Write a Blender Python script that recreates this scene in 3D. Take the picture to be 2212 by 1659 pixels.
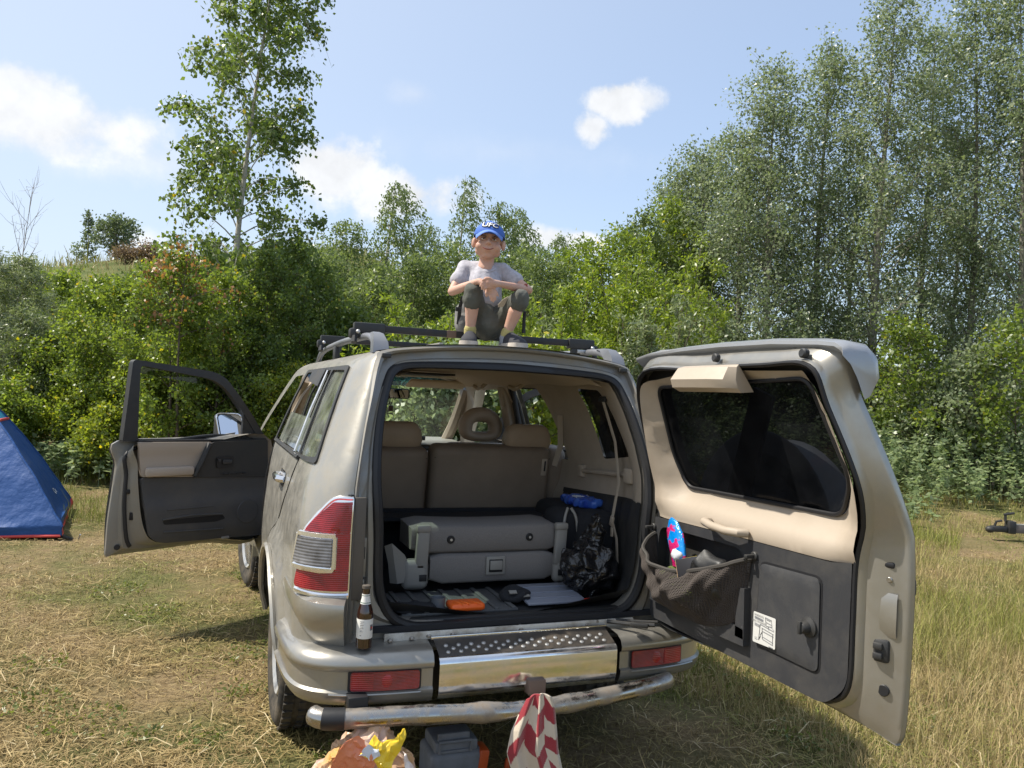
import bpy, bmesh, math, random
import numpy as np
from mathutils import Vector, Matrix, geometry, noise as mnoise

for o in list(bpy.data.objects):
    bpy.data.objects.remove(o, do_unlink=True)
SC = bpy.context.scene
COL = SC.collection
rng = np.random.default_rng(7)
random.seed(7)

# ------------------------------------------------------------------ camera, sky, sun, exposure
CAM = np.array([-1.2813, -3.0813, 1.6457])
YAW, PITCH, ROLL, FPX = math.radians(21.235), math.radians(1.019), math.radians(2.609), 1698.4
_cy, _sy = math.cos(YAW), math.sin(YAW)
FWD = np.array([_sy*math.cos(PITCH), _cy*math.cos(PITCH), math.sin(PITCH)])
_r0 = np.array([_cy, -_sy, 0.0]); _u0 = np.cross(_r0, FWD)
RGT = _r0*math.cos(ROLL) + _u0*math.sin(ROLL)
UPV = -_r0*math.sin(ROLL) + _u0*math.cos(ROLL)
cam = bpy.data.cameras.new('camera'); camo = bpy.data.objects.new('camera', cam); COL.objects.link(camo)
camo.matrix_world = Matrix((( RGT[0], UPV[0], -FWD[0], CAM[0]), (RGT[1], UPV[1], -FWD[1], CAM[1]),
                            (RGT[2], UPV[2], -FWD[2], CAM[2]), (0, 0, 0, 1)))
cam.sensor_fit = 'HORIZONTAL'; cam.sensor_width = 36.0; cam.lens = FPX/2212*36.0
cam.clip_start = 0.05; cam.clip_end = 2000
SC.camera = camo

def view_dir(px, py):
    d = FWD + RGT*((px-1106)/FPX) - UPV*((py-829.5)/FPX)
    return d/np.linalg.norm(d)
def at_depth(px, py, D):
    """point seen at a photograph position, D metres into the view"""
    return CAM + D*(FWD + RGT*((px-1106)/FPX) - UPV*((py-829.5)/FPX))

SUN = np.array([-0.65, 0.25, 1.0]); SUN /= np.linalg.norm(SUN)
SUN_EL = math.asin(SUN[2]); SUN_AZ = math.atan2(SUN[0], SUN[1])   # azimuth clockwise from +Y
sl = bpy.data.lights.new('sun', 'SUN'); sl.energy = 3.7; sl.angle = math.radians(0.55); sl.color = (1.0, 0.935, 0.82)
so = bpy.data.objects.new('sun', sl); COL.objects.link(so)
so.rotation_euler = Vector(SUN).to_track_quat('Z', 'Y').to_euler(); so.location = (-12, 5, 20)

W = bpy.data.worlds.new('World'); SC.world = W; W.use_nodes = True
nt = W.node_tree; nt.nodes.clear()
def N(tree, typ, **kw):
    n = tree.nodes.new(typ)
    for k, v in kw.items():
        setattr(n, k, v)
    return n
def setin(tree, node, idx, v):
    if isinstance(v, bpy.types.NodeSocket):
        tree.links.new(v, node.inputs[idx])
    elif v is not None:
        node.inputs[idx].default_value = v
def math_(tree, op, a, b=None, c=None, clamp=False):
    n = N(tree, 'ShaderNodeMath', operation=op, use_clamp=clamp)
    for i, v in enumerate((a, b, c)):
        setin(tree, n, i, v)
    return n.outputs[0]
def mixc(tree, fac, a, b, blend='MIX'):
    n = N(tree, 'ShaderNodeMix', data_type='RGBA', blend_type=blend)
    setin(tree, n, 0, fac); setin(tree, n, 6, a); setin(tree, n, 7, b)
    return n.outputs[2]
def c4(c): return (c[0], c[1], c[2], 1.0)

sky = N(nt, 'ShaderNodeTexSky', sky_type='NISHITA')
sky.sun_disc = False; sky.sun_elevation = SUN_EL; sky.sun_rotation = SUN_AZ
sky.air_density = 1.0; sky.dust_density = 1.6; sky.ozone_density = 1.3
tc = N(nt, 'ShaderNodeTexCoord')
DIRV = tc.outputs['Generated']
nz = N(nt, 'ShaderNodeTexNoise'); nz.inputs['Scale'].default_value = 7.0; nz.inputs['Detail'].default_value = 9; nz.inputs['Roughness'].default_value = 0.62
nt.links.new(DIRV, nz.inputs['Vector'])
nz2 = N(nt, 'ShaderNodeTexNoise'); nz2.inputs['Scale'].default_value = 19.0; nz2.inputs['Detail'].default_value = 8; nz2.inputs['Roughness'].default_value = 0.6
nt.links.new(DIRV, nz2.inputs['Vector'])
nsum = math_(nt, 'ADD', math_(nt, 'MULTIPLY', math_(nt, 'SUBTRACT', nz.outputs['Fac'], 0.5), 2.6),
             math_(nt, 'MULTIPLY', math_(nt, 'SUBTRACT', nz2.outputs['Fac'], 0.5), 1.5))
def dotv(v):
    n = N(nt, 'ShaderNodeVectorMath', operation='DOT_PRODUCT'); nt.links.new(DIRV, n.inputs[0]); n.inputs[1].default_value = tuple(v)
    return n.outputs['Value']
def cloud(px, py, hw, hh, soft, dens):
    c = view_dir(px, py); r = np.cross(c, [0, 0, 1.0]); r /= np.linalg.norm(r); u = np.cross(r, c)
    a = math_(nt, 'DIVIDE', dotv(r), hw/FPX); b = math_(nt, 'DIVIDE', dotv(u), hh/FPX)
    d = math_(nt, 'SQRT', math_(nt, 'ADD', math_(nt, 'MULTIPLY', a, a), math_(nt, 'MULTIPLY', b, b)))
    v = math_(nt, 'ADD', math_(nt, 'SUBTRACT', 1.0, d), math_(nt, 'MULTIPLY', nsum, 0.85))
    m = N(nt, 'ShaderNodeMapRange', interpolation_type='SMOOTHSTEP'); setin(nt, m, 0, v)
    m.inputs[1].default_value = 0.0; m.inputs[2].default_value = soft; m.inputs[3].default_value = 0; m.inputs[4].default_value = dens
    front = math_(nt, 'GREATER_THAN', dotv(c), 0.0)
    return math_(nt, 'MULTIPLY', m.outputs[0], front)
mask = None
for args in [(90, 255, 260, 85, .7, .95), (0, 190, 120, 70, .6, .9), (240, 330, 230, 70, 1.2, .6), (1330, 222, 95, 52, .45, .96), (1275, 275, 52, 50, .5, .92), (1385, 215, 60, 34, .6, .8),
             (700, 370, 125, 80, .6, .96), (880, 425, 150, 62, .6, .96), (1175, 515, 75, 34, .6, .95), (1245, 525, 70, 26, .6, .95),
             (310, 525, 70, 40, .8, .85), (230, 495, 50, 26, .8, .6), (900, 205, 70, 36, 1.4, .4), (1090, 330, 420, 60, 2.2, .3),
             (2700, 300, 300, 110, .9, .8), (-700, 320, 320, 120, .9, .8), (4200, 500, 420, 140, .9, .8)]:
    m_ = cloud(*args)
    mask = m_ if mask is None else math_(nt, 'MAXIMUM', mask, m_)
# thin high veil, denser towards the sun
veil = math_(nt, 'POWER', math_(nt, 'MULTIPLY_ADD', dotv(SUN), 0.5, 0.5), 2.1)
hz = math_(nt, 'POWER', math_(nt, 'SUBTRACT', 1.0, math_(nt, 'MAXIMUM', math_(nt, 'MINIMUM', dotv((0, 0, 1)), 1.0), 0.0)), 5.0)
veil = math_(nt, 'MINIMUM', math_(nt, 'ADD', math_(nt, 'MULTIPLY', veil, 1.12), math_(nt, 'MULTIPLY', hz, 0.40)), 0.94)
SKY_K = 0.15
cshade = N(nt, 'ShaderNodeMapRange'); setin(nt, cshade, 0, nz2.outputs['Fac'])
cshade.inputs[1].default_value = .3; cshade.inputs[2].default_value = .75; cshade.inputs[3].default_value = .80; cshade.inputs[4].default_value = 1.02
ccol = N(nt, 'ShaderNodeVectorMath', operation='SCALE'); ccol.inputs[0].default_value = (0.59/SKY_K, 0.60/SKY_K, 0.615/SKY_K); setin(nt, ccol, 3, cshade.outputs[0])
hsv = N(nt, 'ShaderNodeHueSaturation'); hsv.inputs['Saturation'].default_value = 1.08; hsv.inputs['Value'].default_value = .86; nt.links.new(sky.outputs[0], hsv.inputs['Color'])
c1 = mixc(nt, veil, hsv.outputs[0], (0.40/SKY_K, 0.45/SKY_K, 0.525/SKY_K, 1))
c2 = mixc(nt, mask, c1, ccol.outputs[0])
bg = N(nt, 'ShaderNodeBackground'); bg.inputs['Strength'].default_value = SKY_K
wo = N(nt, 'ShaderNodeOutputWorld'); nt.links.new(c2, bg.inputs['Color']); nt.links.new(bg.outputs[0], wo.inputs['Surface'])

SC.view_settings.view_transform = 'Standard'; SC.view_settings.look = 'None'
SC.view_settings.exposure = 0.86; SC.view_settings.gamma = 1.0; SC.view_settings.use_curve_mapping = False
SC.render.engine = 'CYCLES'
SC.cycles.max_bounces = 10; SC.cycles.transparent_max_bounces = 16; SC.cycles.diffuse_bounces = 5

# ------------------------------------------------------------------ helpers
def tag(o, label=None, cat=None, group=None, kind=None):
    if label: o['label'] = label
    if cat: o['category'] = cat
    if group: o['group'] = group
    if kind: o['kind'] = kind
    return o
def thing(name, label, cat, loc=(0, 0, 0), rotz=0.0, group=None, parent=None):
    o = bpy.data.objects.new(name, None); COL.objects.link(o); o.location = loc; o.rotation_euler = (0, 0, rotz)
    o.empty_display_size = 0.1
    if parent: o.parent = parent
    return tag(o, label, cat, group)
def part_empty(name, parent, M=None):
    o = bpy.data.objects.new(name, None); COL.objects.link(o); o.parent = parent
    if M is not None: o.matrix_local = M
    return o

MATS = {}
def mat(name, col, rough=0.5, metal=0.0, coat=0.0, spec=0.5, bump=0.0, bscale=60.0, var=0.0, vscale=8.0, col2=None, dirt=0.0, dcol=(.30, .25, .18), dscale=3.0, sheen=0.0, trans=0.0, bdist=0.002):
    m = bpy.data.materials.new(name); m.use_nodes = True; t = m.node_tree
    b = t.nodes['Principled BSDF']; b.inputs['Roughness'].default_value = rough; b.inputs['Metallic'].default_value = metal
    b.inputs['Coat Weight'].default_value = coat; b.inputs['Coat Roughness'].default_value = 0.08; b.inputs['Specular IOR Level'].default_value = spec
    if sheen: b.inputs['Sheen Weight'].default_value = sheen
    if trans: b.inputs['Transmission Weight'].default_value = trans
    tcn = N(t, 'ShaderNodeTexCoord'); co = tcn.outputs['Object']
    cs = None
    if var or col2:
        n = N(t, 'ShaderNodeTexNoise'); n.inputs['Scale'].default_value = vscale; n.inputs['Detail'].default_value = 6; t.links.new(co, n.inputs['Vector'])
        c2_ = col2 if col2 else tuple(max(0, c*(1-var)) for c in col)
        mr = N(t, 'ShaderNodeMapRange'); setin(t, mr, 0, n.outputs['Fac']); mr.inputs[1].default_value = .35; mr.inputs[2].default_value = .65
        cs = mixc(t, mr.outputs[0], c4(col), c4(c2_))
    if dirt:
        n = N(t, 'ShaderNodeTexNoise'); n.inputs['Scale'].default_value = dscale; n.inputs['Detail'].default_value = 10; n.inputs['Roughness'].default_value = .7; t.links.new(co, n.inputs['Vector'])
        mr = N(t, 'ShaderNodeMapRange'); setin(t, mr, 0, n.outputs['Fac']); mr.inputs[1].default_value = .42; mr.inputs[2].default_value = .66; mr.inputs[4].default_value = dirt
        cs = mixc(t, mr.outputs[0], cs if cs is not None else c4(col), c4(dcol))
        r_ = N(t, 'ShaderNodeMapRange'); setin(t, r_, 0, mr.outputs[0]); r_.inputs[3].default_value = rough; r_.inputs[4].default_value = min(1, rough+.5)
        t.links.new(r_.outputs[0], b.inputs['Roughness'])
        if metal:
            t.links.new(math_(t, 'MULTIPLY', math_(t, 'SUBTRACT', 1.0, mr.outputs[0]), metal), b.inputs['Metallic'])
        if coat:
            t.links.new(math_(t, 'MULTIPLY', math_(t, 'SUBTRACT', 1.0, mr.outputs[0]), coat), b.inputs['Coat Weight'])
    if cs is None: b.inputs['Base Color'].default_value = c4(col)
    else: t.links.new(cs, b.inputs['Base Color'])
    if bump:
        n = N(t, 'ShaderNodeTexNoise'); n.inputs['Scale'].default_value = bscale; n.inputs['Detail'].default_value = 4; t.links.new(co, n.inputs['Vector'])
        bp_ = N(t, 'ShaderNodeBump'); bp_.inputs['Strength'].default_value = bump; bp_.inputs['Distance'].default_value = bdist
        t.links.new(n.outputs['Fac'], bp_.inputs['Height']); t.links.new(bp_.outputs[0], b.inputs['Normal'])
    MATS[name] = m
    return m
def glass_mat(name, tint, refl=1.0, rough=0.02, dirt=0.0, dcol=(.4, .4, .34)):
    m = bpy.data.materials.new(name); m.use_nodes = True; t = m.node_tree; t.nodes.clear()
    tr = N(t, 'ShaderNodeBsdfTransparent'); tr.inputs[0].default_value = c4(tint)
    gl = N(t, 'ShaderNodeBsdfGlossy'); gl.inputs['Roughness'].default_value = rough
    lw = N(t, 'ShaderNodeLayerWeight'); lw.inputs[0].default_value = .5
    fz = math_(t, 'MULTIPLY_ADD', math_(t, 'POWER', lw.outputs['Facing'], 4.0), .92, .045)
    mx = N(t, 'ShaderNodeMixShader'); t.links.new(math_(t, 'MULTIPLY', fz, refl, clamp=True), mx.inputs[0])
    t.links.new(tr.outputs[0], mx.inputs[1]); t.links.new(gl.outputs[0], mx.inputs[2])
    out = N(t, 'ShaderNodeOutputMaterial'); last = mx.outputs[0]
    if dirt:
        df = N(t, 'ShaderNodeBsdfDiffuse'); df.inputs[0].default_value = c4(dcol)
        co = N(t, 'ShaderNodeTexCoord').outputs['Object']
        n = N(t, 'ShaderNodeTexNoise'); n.inputs['Scale'].default_value = 9; n.inputs['Detail'].default_value = 8; t.links.new(co, n.inputs['Vector'])
        mr = N(t, 'ShaderNodeMapRange'); setin(t, mr, 0, n.outputs['Fac']); mr.inputs[1].default_value = .2; mr.inputs[2].default_value = .8; mr.inputs[4].default_value = dirt
        m2 = N(t, 'ShaderNodeMixShader'); t.links.new(mr.outputs[0], m2.inputs[0]); t.links.new(last, m2.inputs[1]); t.links.new(df.outputs[0], m2.inputs[2]); last = m2.outputs[0]
    t.links.new(last, out.inputs[0]); MATS[name] = m
    return m

def new_mesh(name, verts, faces, m=None, parent=None, smooth=True, angle=40, kind=None):
    me = bpy.data.meshes.new(name); me.from_pydata([tuple(v) for v in verts], [], [tuple(f) for f in faces]); me.validate(verbose=False)
    if smooth:
        me.polygons.foreach_set('use_smooth', [True]*len(me.polygons))
        try: me.set_sharp_from_angle(angle=math.radians(angle))
        except Exception: pass
    if m is not None: me.materials.append(m)
    o = bpy.data.objects.new(name, me); COL.objects.link(o)
    if parent: o.parent = parent
    if kind: o['kind'] = kind
    return o
def fast_mesh(name, V, F, m=None, parent=None, smooth=False, col=None, kind=None):
    """V (n,3) array, F (m,k) int array"""
    me = bpy.data.meshes.new(name); n = len(V); k = F.shape[1]; q = len(F)
    me.vertices.add(n); me.vertices.foreach_set('co', np.ascontiguousarray(V, dtype=np.float32).ravel())
    me.loops.add(q*k); me.loops.foreach_set('vertex_index', np.ascontiguousarray(F, dtype=np.int32).ravel())
    me.polygons.add(q); me.polygons.foreach_set('loop_start', np.arange(0, q*k, k, dtype=np.int32))
    if smooth: me.polygons.foreach_set('use_smooth', np.ones(q, dtype=bool))
    if col is not None:
        a = me.color_attributes.new('Col', 'FLOAT_COLOR', 'POINT')
        a.data.foreach_set('color', np.ascontiguousarray(np.c_[col, np.ones(n)], dtype=np.float32).ravel())
    me.update(calc_edges=True)
    if m is not None: me.materials.append(m)
    o = bpy.data.objects.new(name, me); COL.objects.link(o)
    if parent: o.parent = parent
    if kind: o['kind'] = kind
    return o

class MB:
    """collects shapes and links them as one mesh object"""
    def __init__(self): self.v = []; self.f = []
    def add(self, verts, faces, M=None):
        b = len(self.v)
        for p in verts:
            p = Vector(p)
            self.v.append(tuple(M @ p) if M is not None else tuple(p))
        self.f += [tuple(i+b for i in f) for f in faces]; return self
    def box(self, c, s, rot=None, bev=0.0, seg=2):
        bm = bmesh.new(); bmesh.ops.create_cube(bm, size=1.0)
        bmesh.ops.scale(bm, vec=Vector(s), verts=bm.verts)
        if bev: bmesh.ops.bevel(bm, geom=bm.edges[:], offset=bev, segments=seg, profile=0.5, affect='EDGES')
        M = Matrix.Translation(Vector(c)) @ (rot.to_4x4() if rot is not None else Matrix.Identity(4))
        bm.verts.index_update()
        self.add([v.co.copy() for v in bm.verts], [[v.index for v in f.verts] for f in bm.faces], M); bm.free(); return self
    def tube(self, pts, rad, n=10, cap=True, flat=None):
        pts = [Vector(p) for p in pts]; k = len(pts); rad = rad if hasattr(rad, '__len__') else [rad]*k
        rings = []; up = None
        for i, p in enumerate(pts):
            t = (pts[min(i+1, k-1)]-pts[max(i-1, 0)]).normalized()
            if up is None:
                up = Vector((0, 0, 1)) if abs(t.z) < .9 else Vector((1, 0, 0))
            a = t.cross(up).normalized(); b_ = a.cross(t).normalized(); up = b_
            fl = flat if flat else 1.0
            rings.append([p + (a*math.cos(2*math.pi*j/n) + b_*math.sin(2*math.pi*j/n)*fl)*rad[i] for j in range(n)])
        return self.loft(rings, closed=True, cap=cap)
    def loft(self, rings, closed=True, cap=False, loop=False):
        n = len(rings[0]); b = len(self.v)
        for r in rings: self.v += [tuple(p) for p in r]
        k = len(rings)
        for i in range(k if loop else k-1):
            i2 = (i+1) % k
            for j in range(n if closed else n-1):
                j2 = (j+1) % n
                self.f.append((b+i*n+j, b+i*n+j2, b+i2*n+j2, b+i2*n+j))
        if cap and not loop:
            self.f.append(tuple(b+j for j in range(n))[::-1]); self.f.append(tuple(b+(k-1)*n+j for j in range(n)))
        return self
    def ball(self, c, r, sc=(1, 1, 1), rot=None, sub=2):
        bm = bmesh.new(); bmesh.ops.create_icosphere(bm, subdivisions=sub, radius=1.0)
        M = Matrix.Translation(Vector(c)) @ (rot.to_4x4() if rot is not None else Matrix.Identity(4)) @ Matrix.Diagonal((r*sc[0], r*sc[1], r*sc[2], 1))
        bm.verts.index_update()
        self.add([v.co.copy() for v in bm.verts], [[v.index for v in f.verts] for f in bm.faces], M); bm.free(); return self
    def disc(self, c, axis, r, h, n=20, bev=0.0):
        a = Vector(axis).normalized(); c = Vector(c)
        if bev: return self.tube([c, c+a*0.0001, c+a*(h-bev), c+a*h], [r, r, r, r-bev], n)
        return self.tube([c, c+a*h], [r, r], n)
    def lathe(self, prof, n=24, M=None):
        b = MB(); b.loft([[(r*math.cos(2*math.pi*j/n), r*math.sin(2*math.pi*j/n), z) for j in range(n)] for r, z in prof], closed=True, cap=True)
        return self.add(b.v, b.f, M)
    def panel(self, outline, fn, holes=(), sp=0.06, th=0.0):
        v, f = panel_geo(outline, fn, holes, sp, th); return self.add(v, f)
    def build(self, name, m=None, parent=None, smooth=True, angle=40, kind=None):
        return new_mesh(name, self.v, self.f, m, parent, smooth, angle, kind)

def resample(loop, sp):
    out = []
    n = len(loop)
    for i in range(n):
        a = np.array(loop[i], float); b = np.array(loop[(i+1) % n], float)
        k = max(1, int(math.ceil(np.linalg.norm(b-a)/sp)))
        for j in range(k): out.append(a+(b-a)*j/k)
    return out
def rpoly(pts, r=0.03, seg=5):
    """polygon with filleted corners"""
    n = len(pts); out = []
    for i in range(n):
        p0, p1, p2 = (np.array(pts[(i+d) % n], float) for d in (-1, 0, 1))
        rr = r[i] if hasattr(r, '__len__') else r
        d0 = p0-p1; d2 = p2-p1; l0 = np.linalg.norm(d0); l2 = np.linalg.norm(d2); d0 /= l0; d2 /= l2
        t = min(rr, l0*.45, l2*.45)
        if t < 1e-4: out.append(p1); continue
        for j in range(seg+1):
            s = j/seg
            out.append((1-s)**2*(p1+d0*t) + 2*s*(1-s)*p1 + s*s*(p1+d2*t))
    return out
def inside(pts, poly):
    P = np.asarray(poly); x, y = pts[:, 0], pts[:, 1]; c = np.zeros(len(pts), bool); j = len(P)-1
    for i in range(len(P)):
        xi, yi = P[i]; xj, yj = P[j]
        if yi != yj:
            m = ((yi > y) != (yj > y)) & (x < (xj-xi)*(y-yi)/(yj-yi)+xi); c ^= m
        j = i
    return c
def panel_geo(outline, fn, holes=(), sp=0.06, th=0.0):
    loops = [resample(outline, sp)] + [resample(h, sp) for h in holes]
    pts = []; edges = []
    for L in loops:
        b = len(pts); n = len(L); pts += list(L); edges += [(b+i, b+(i+1) % n) for i in range(n)]
    A = np.array(loops[0]); lo = A.min(0); hi = A.max(0)
    gx = np.arange(lo[0]+sp*.5, hi[0], sp); gy = np.arange(lo[1]+sp*.5, hi[1], sp)
    if len(gx) and len(gy):
        G = np.array([(x+(sp*.5 if k % 2 else 0), y) for k, y in enumerate(gy) for x in gx])
        keep = inside(G, loops[0])
        for h in loops[1:]: keep &= ~inside(G, h)
        G = G[keep]
        if len(G):
            B = np.array(pts); d = np.min(np.linalg.norm(G[:, None, :]-B[None], axis=2), axis=1); pts += list(G[d > sp*.4])
    r = geometry.delaunay_2d_cdt([Vector((p[0], p[1])) for p in pts], edges, [], 0, 1e-6)
    V2 = np.array([(v.x, v.y) for v in r[0]]); F = r[2]
    C = np.array([V2[list(f)].mean(0) for f in F]); k = inside(C, loops[0])
    for h in loops[1:]: k &= ~inside(C, h)
    F = [tuple(f) for f, kk in zip(F, k) if kk]
    V = [Vector(fn(*p)) for p in V2]
    if th:
        nv = [Vector((0, 0, 0)) for _ in V]
        for f in F:
            nn = (V[f[1]]-V[f[0]]).cross(V[f[2]]-V[f[0]])
            for i in f: nv[i] += nn
        cnt = {}
        for f in F:
            for i in range(3):
                e = (f[i], f[(i+1) % 3]); cnt[e] = cnt.get(e, 0)+1
        n0 = len(V); V = V + [V[i]-(nv[i].normalized() if nv[i].length > 0 else Vector((0, 0, 0)))*th for i in range(n0)]
        F2 = F + [tuple(i+n0 for i in f[::-1]) for f in F]
        for (a, b) in cnt:
            if (b, a) not in cnt: F2.append((b, a, a+n0, b+n0))
        F = F2
    return V, F
def text_geo(s, size, depth=0.0, bold=0.0):
    cu = bpy.data.curves.new('lettering', 'FONT'); cu.body = s; cu.size = size; cu.extrude = depth; cu.offset = bold
    cu.align_x = 'CENTER'; cu.align_y = 'CENTER'; cu.resolution_u = 3
    o = bpy.data.objects.new('lettering', cu); COL.objects.link(o)
    dg = bpy.context.evaluated_depsgraph_get(); me = bpy.data.meshes.new_from_object(o.evaluated_get(dg))
    v = [x.co.copy() for x in me.vertices]; f = [tuple(p.vertices) for p in me.polygons]
    bpy.data.objects.remove(o); bpy.data.curves.remove(cu); bpy.data.meshes.remove(me)
    return v, f
def frame(o, x, y):
    """matrix with origin o, local x and y axes"""
    x = Vector(x).normalized(); z = x.cross(Vector(y)).normalized(); y = z.cross(x)
    return Matrix(((x.x, y.x, z.x, o[0]), (x.y, y.y, z.y, o[1]), (x.z, y.z, z.z, o[2]), (0, 0, 0, 1)))
def remesh(mb, name, m, parent, voxel=0.006, smooth=6, fac=0.5):
    o = mb.build(name, m, parent)
    md = o.modifiers.new('skin', 'REMESH'); md.mode = 'VOXEL'; md.voxel_size = voxel; md.use_smooth_shade = True
    if smooth:
        s = o.modifiers.new('soft', 'SMOOTH'); s.iterations = smooth; s.factor = fac
    dg = bpy.context.evaluated_depsgraph_get(); me = bpy.data.meshes.new_from_object(o.evaluated_get(dg))
    o.modifiers.clear(); old = o.data; o.data = me; bpy.data.meshes.remove(old); me.name = name
    me.polygons.foreach_set('use_smooth', [True]*len(me.polygons))
    if m is not None and len(me.materials) == 0: me.materials.append(m)
    return o
def curve_pts(P, n=24):
    """Catmull-Rom through points"""
    P = [np.array(p, float) for p in P]; P = [2*P[0]-P[1]]+P+[2*P[-1]-P[-2]]; out = []
    k = len(P)-3
    for i in range(n+1):
        t = i/n*k; s = min(int(t), k-1); t -= s; a, b, c, d = P[s:s+4]
        out.append(.5*((2*b)+(-a+c)*t+(2*a-5*b+4*c-d)*t*t+(-a+3*b-3*c+d)*t**3))
    return out
def ip(z, xs, ys): return float(np.interp(z, xs, ys))
def sstep(a, b, x):
    t = np.clip((x-a)/(b-a), 0, 1); return t*t*(3-2*t)

# materials shared by many things
paint = mat('paint', (.335, .32, .288), .30, .65, .7, dirt=.24, dcol=(.20, .18, .145), dscale=11, bump=.03, bscale=30)
paint_dusty = mat('paint_dusty', (.33, .315, .28), .38, .5, .5, dirt=.5, dcol=(.22, .20, .165), dscale=14, bump=.05, bscale=40)
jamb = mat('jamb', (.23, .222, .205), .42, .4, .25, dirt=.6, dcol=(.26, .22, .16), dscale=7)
chrome = mat('chrome', (.80, .80, .81), .11, 1.0, dirt=.16, dcol=(.4, .35, .27), dscale=14)
steel = mat('steel', (.42, .40, .37), .20, 1.0, dirt=.9, dcol=(.17, .125, .085), dscale=6, bump=.08, bscale=25)
blackpl = mat('black_plastic', (.022, .023, .025), .48, bump=.15, bscale=220, dirt=.35, dcol=(.07, .062, .05), dscale=8)
darkpl = mat('dark_plastic', (.030, .031, .035), .55, bump=.12, bscale=260, dirt=.30, dcol=(.10, .09, .075), dscale=6)
rubber = mat('rubber', (.012, .012, .014), .55, bump=.1, bscale=80)
tyre_m = mat('tyre_rubber', (.022, .021, .020), .8, dirt=.9, dcol=(.13, .105, .075), dscale=6, bump=.2, bscale=120)
beige = mat('beige_plastic', (.41, .345, .275), .5, bump=.1, bscale=240, dirt=.32, dcol=(.33, .275, .21), dscale=9)
beige_cloth = mat('beige_headliner', (.52, .44, .35), .9, bump=.2, bscale=300)
leather = mat('beige_leather', (.38, .29, .205), .5, bump=.3, bscale=32, bdist=.004, dirt=.2, dcol=(.2, .15, .11), dscale=5)
seatback_m = mat('seat_back_vinyl', (.26, .205, .155), .6, bump=.35, bscale=24, bdist=.004, var=.2, vscale=5)
greycloth = mat('grey_fabric', (.215, .20, .19), .9, bump=.5, bscale=420, var=.15, vscale=200)
greypl = mat('grey_plastic', (.27, .26, .24), .5, dirt=.2, dcol=(.2, .18, .15))
alu = mat('alloy', (.62, .62, .62), .3, .9, dirt=.5, dcol=(.3, .27, .22), dscale=8)
silverrail = mat('grey_rail', (.19, .20, .225), .38, .35, dirt=.3, dcol=(.25, .24, .22))
def lens_mat(name, c1, c2, zs, rough=.1):
    m = mat(name, c1, rough, 0, .7, .6); t = m.node_tree; b = t.nodes['Principled BSDF']
    co = N(t, 'ShaderNodeTexCoord').outputs['Object']; wv = N(t, 'ShaderNodeTexWave', bands_direction='Z'); wv.inputs['Scale'].default_value = zs; wv.inputs['Distortion'].default_value = .4; t.links.new(co, wv.inputs['Vector'])
    ns = N(t, 'ShaderNodeTexNoise'); ns.inputs['Scale'].default_value = 16; t.links.new(co, ns.inputs['Vector'])
    f = math_(t, 'MULTIPLY_ADD', wv.outputs['Fac'], .45, math_(t, 'MULTIPLY_ADD', ns.outputs['Fac'], 1.6, -.55), clamp=True)
    t.links.new(mixc(t, f, c4(c1), c4(c2)), b.inputs['Base Color'])  # brighter bands put into the lens colour as the glow of inner ribs
    bp = N(t, 'ShaderNodeBump'); bp.inputs['Strength'].default_value = .35; bp.inputs['Distance'].default_value = .002; t.links.new(wv.outputs['Fac'], bp.inputs['Height']); t.links.new(bp.outputs[0], b.inputs['Normal']); return m
redlens = lens_mat('red_lens', (.15, .004, .010), (.42, .012, .022), 42)
redlens2 = lens_mat('dark_red_lens', (.12, .004, .007), (.30, .012, .012), 60, .14)
clearlens = lens_mat('smoky_lens', (.055, .055, .06), (.30, .30, .32), 26, .08)
chrome_lamp = mat('bright_chrome', (.92, .92, .93), .16, .85)
clear_glass = glass_mat('clear_glass', (.92, .97, .93), .7)
dirty_glass = glass_mat('dusty_glass', (.74, .86, .80), 1.0, dirt=.5, dcol=(.42, .44, .38))
side_glass = glass_mat('tinted_side_glass', (.50, .62, .58), 1.3, rough=.06, dirt=.42, dcol=(.40, .43, .38))
dark_glass = glass_mat('privacy_glass', (.055, .06, .066), .55, dirt=.10, dcol=(.10, .10, .10))
mirror_m = mat('mirror_glass', (.9, .9, .9), .02, 1.0)
carpet = mat('dark_carpet', (.018, .019, .023), .95, bump=.6, bscale=260)
strap_m = mat('beige_webbing', (.40, .34, .27), .8, bump=.2, bscale=300)
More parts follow.
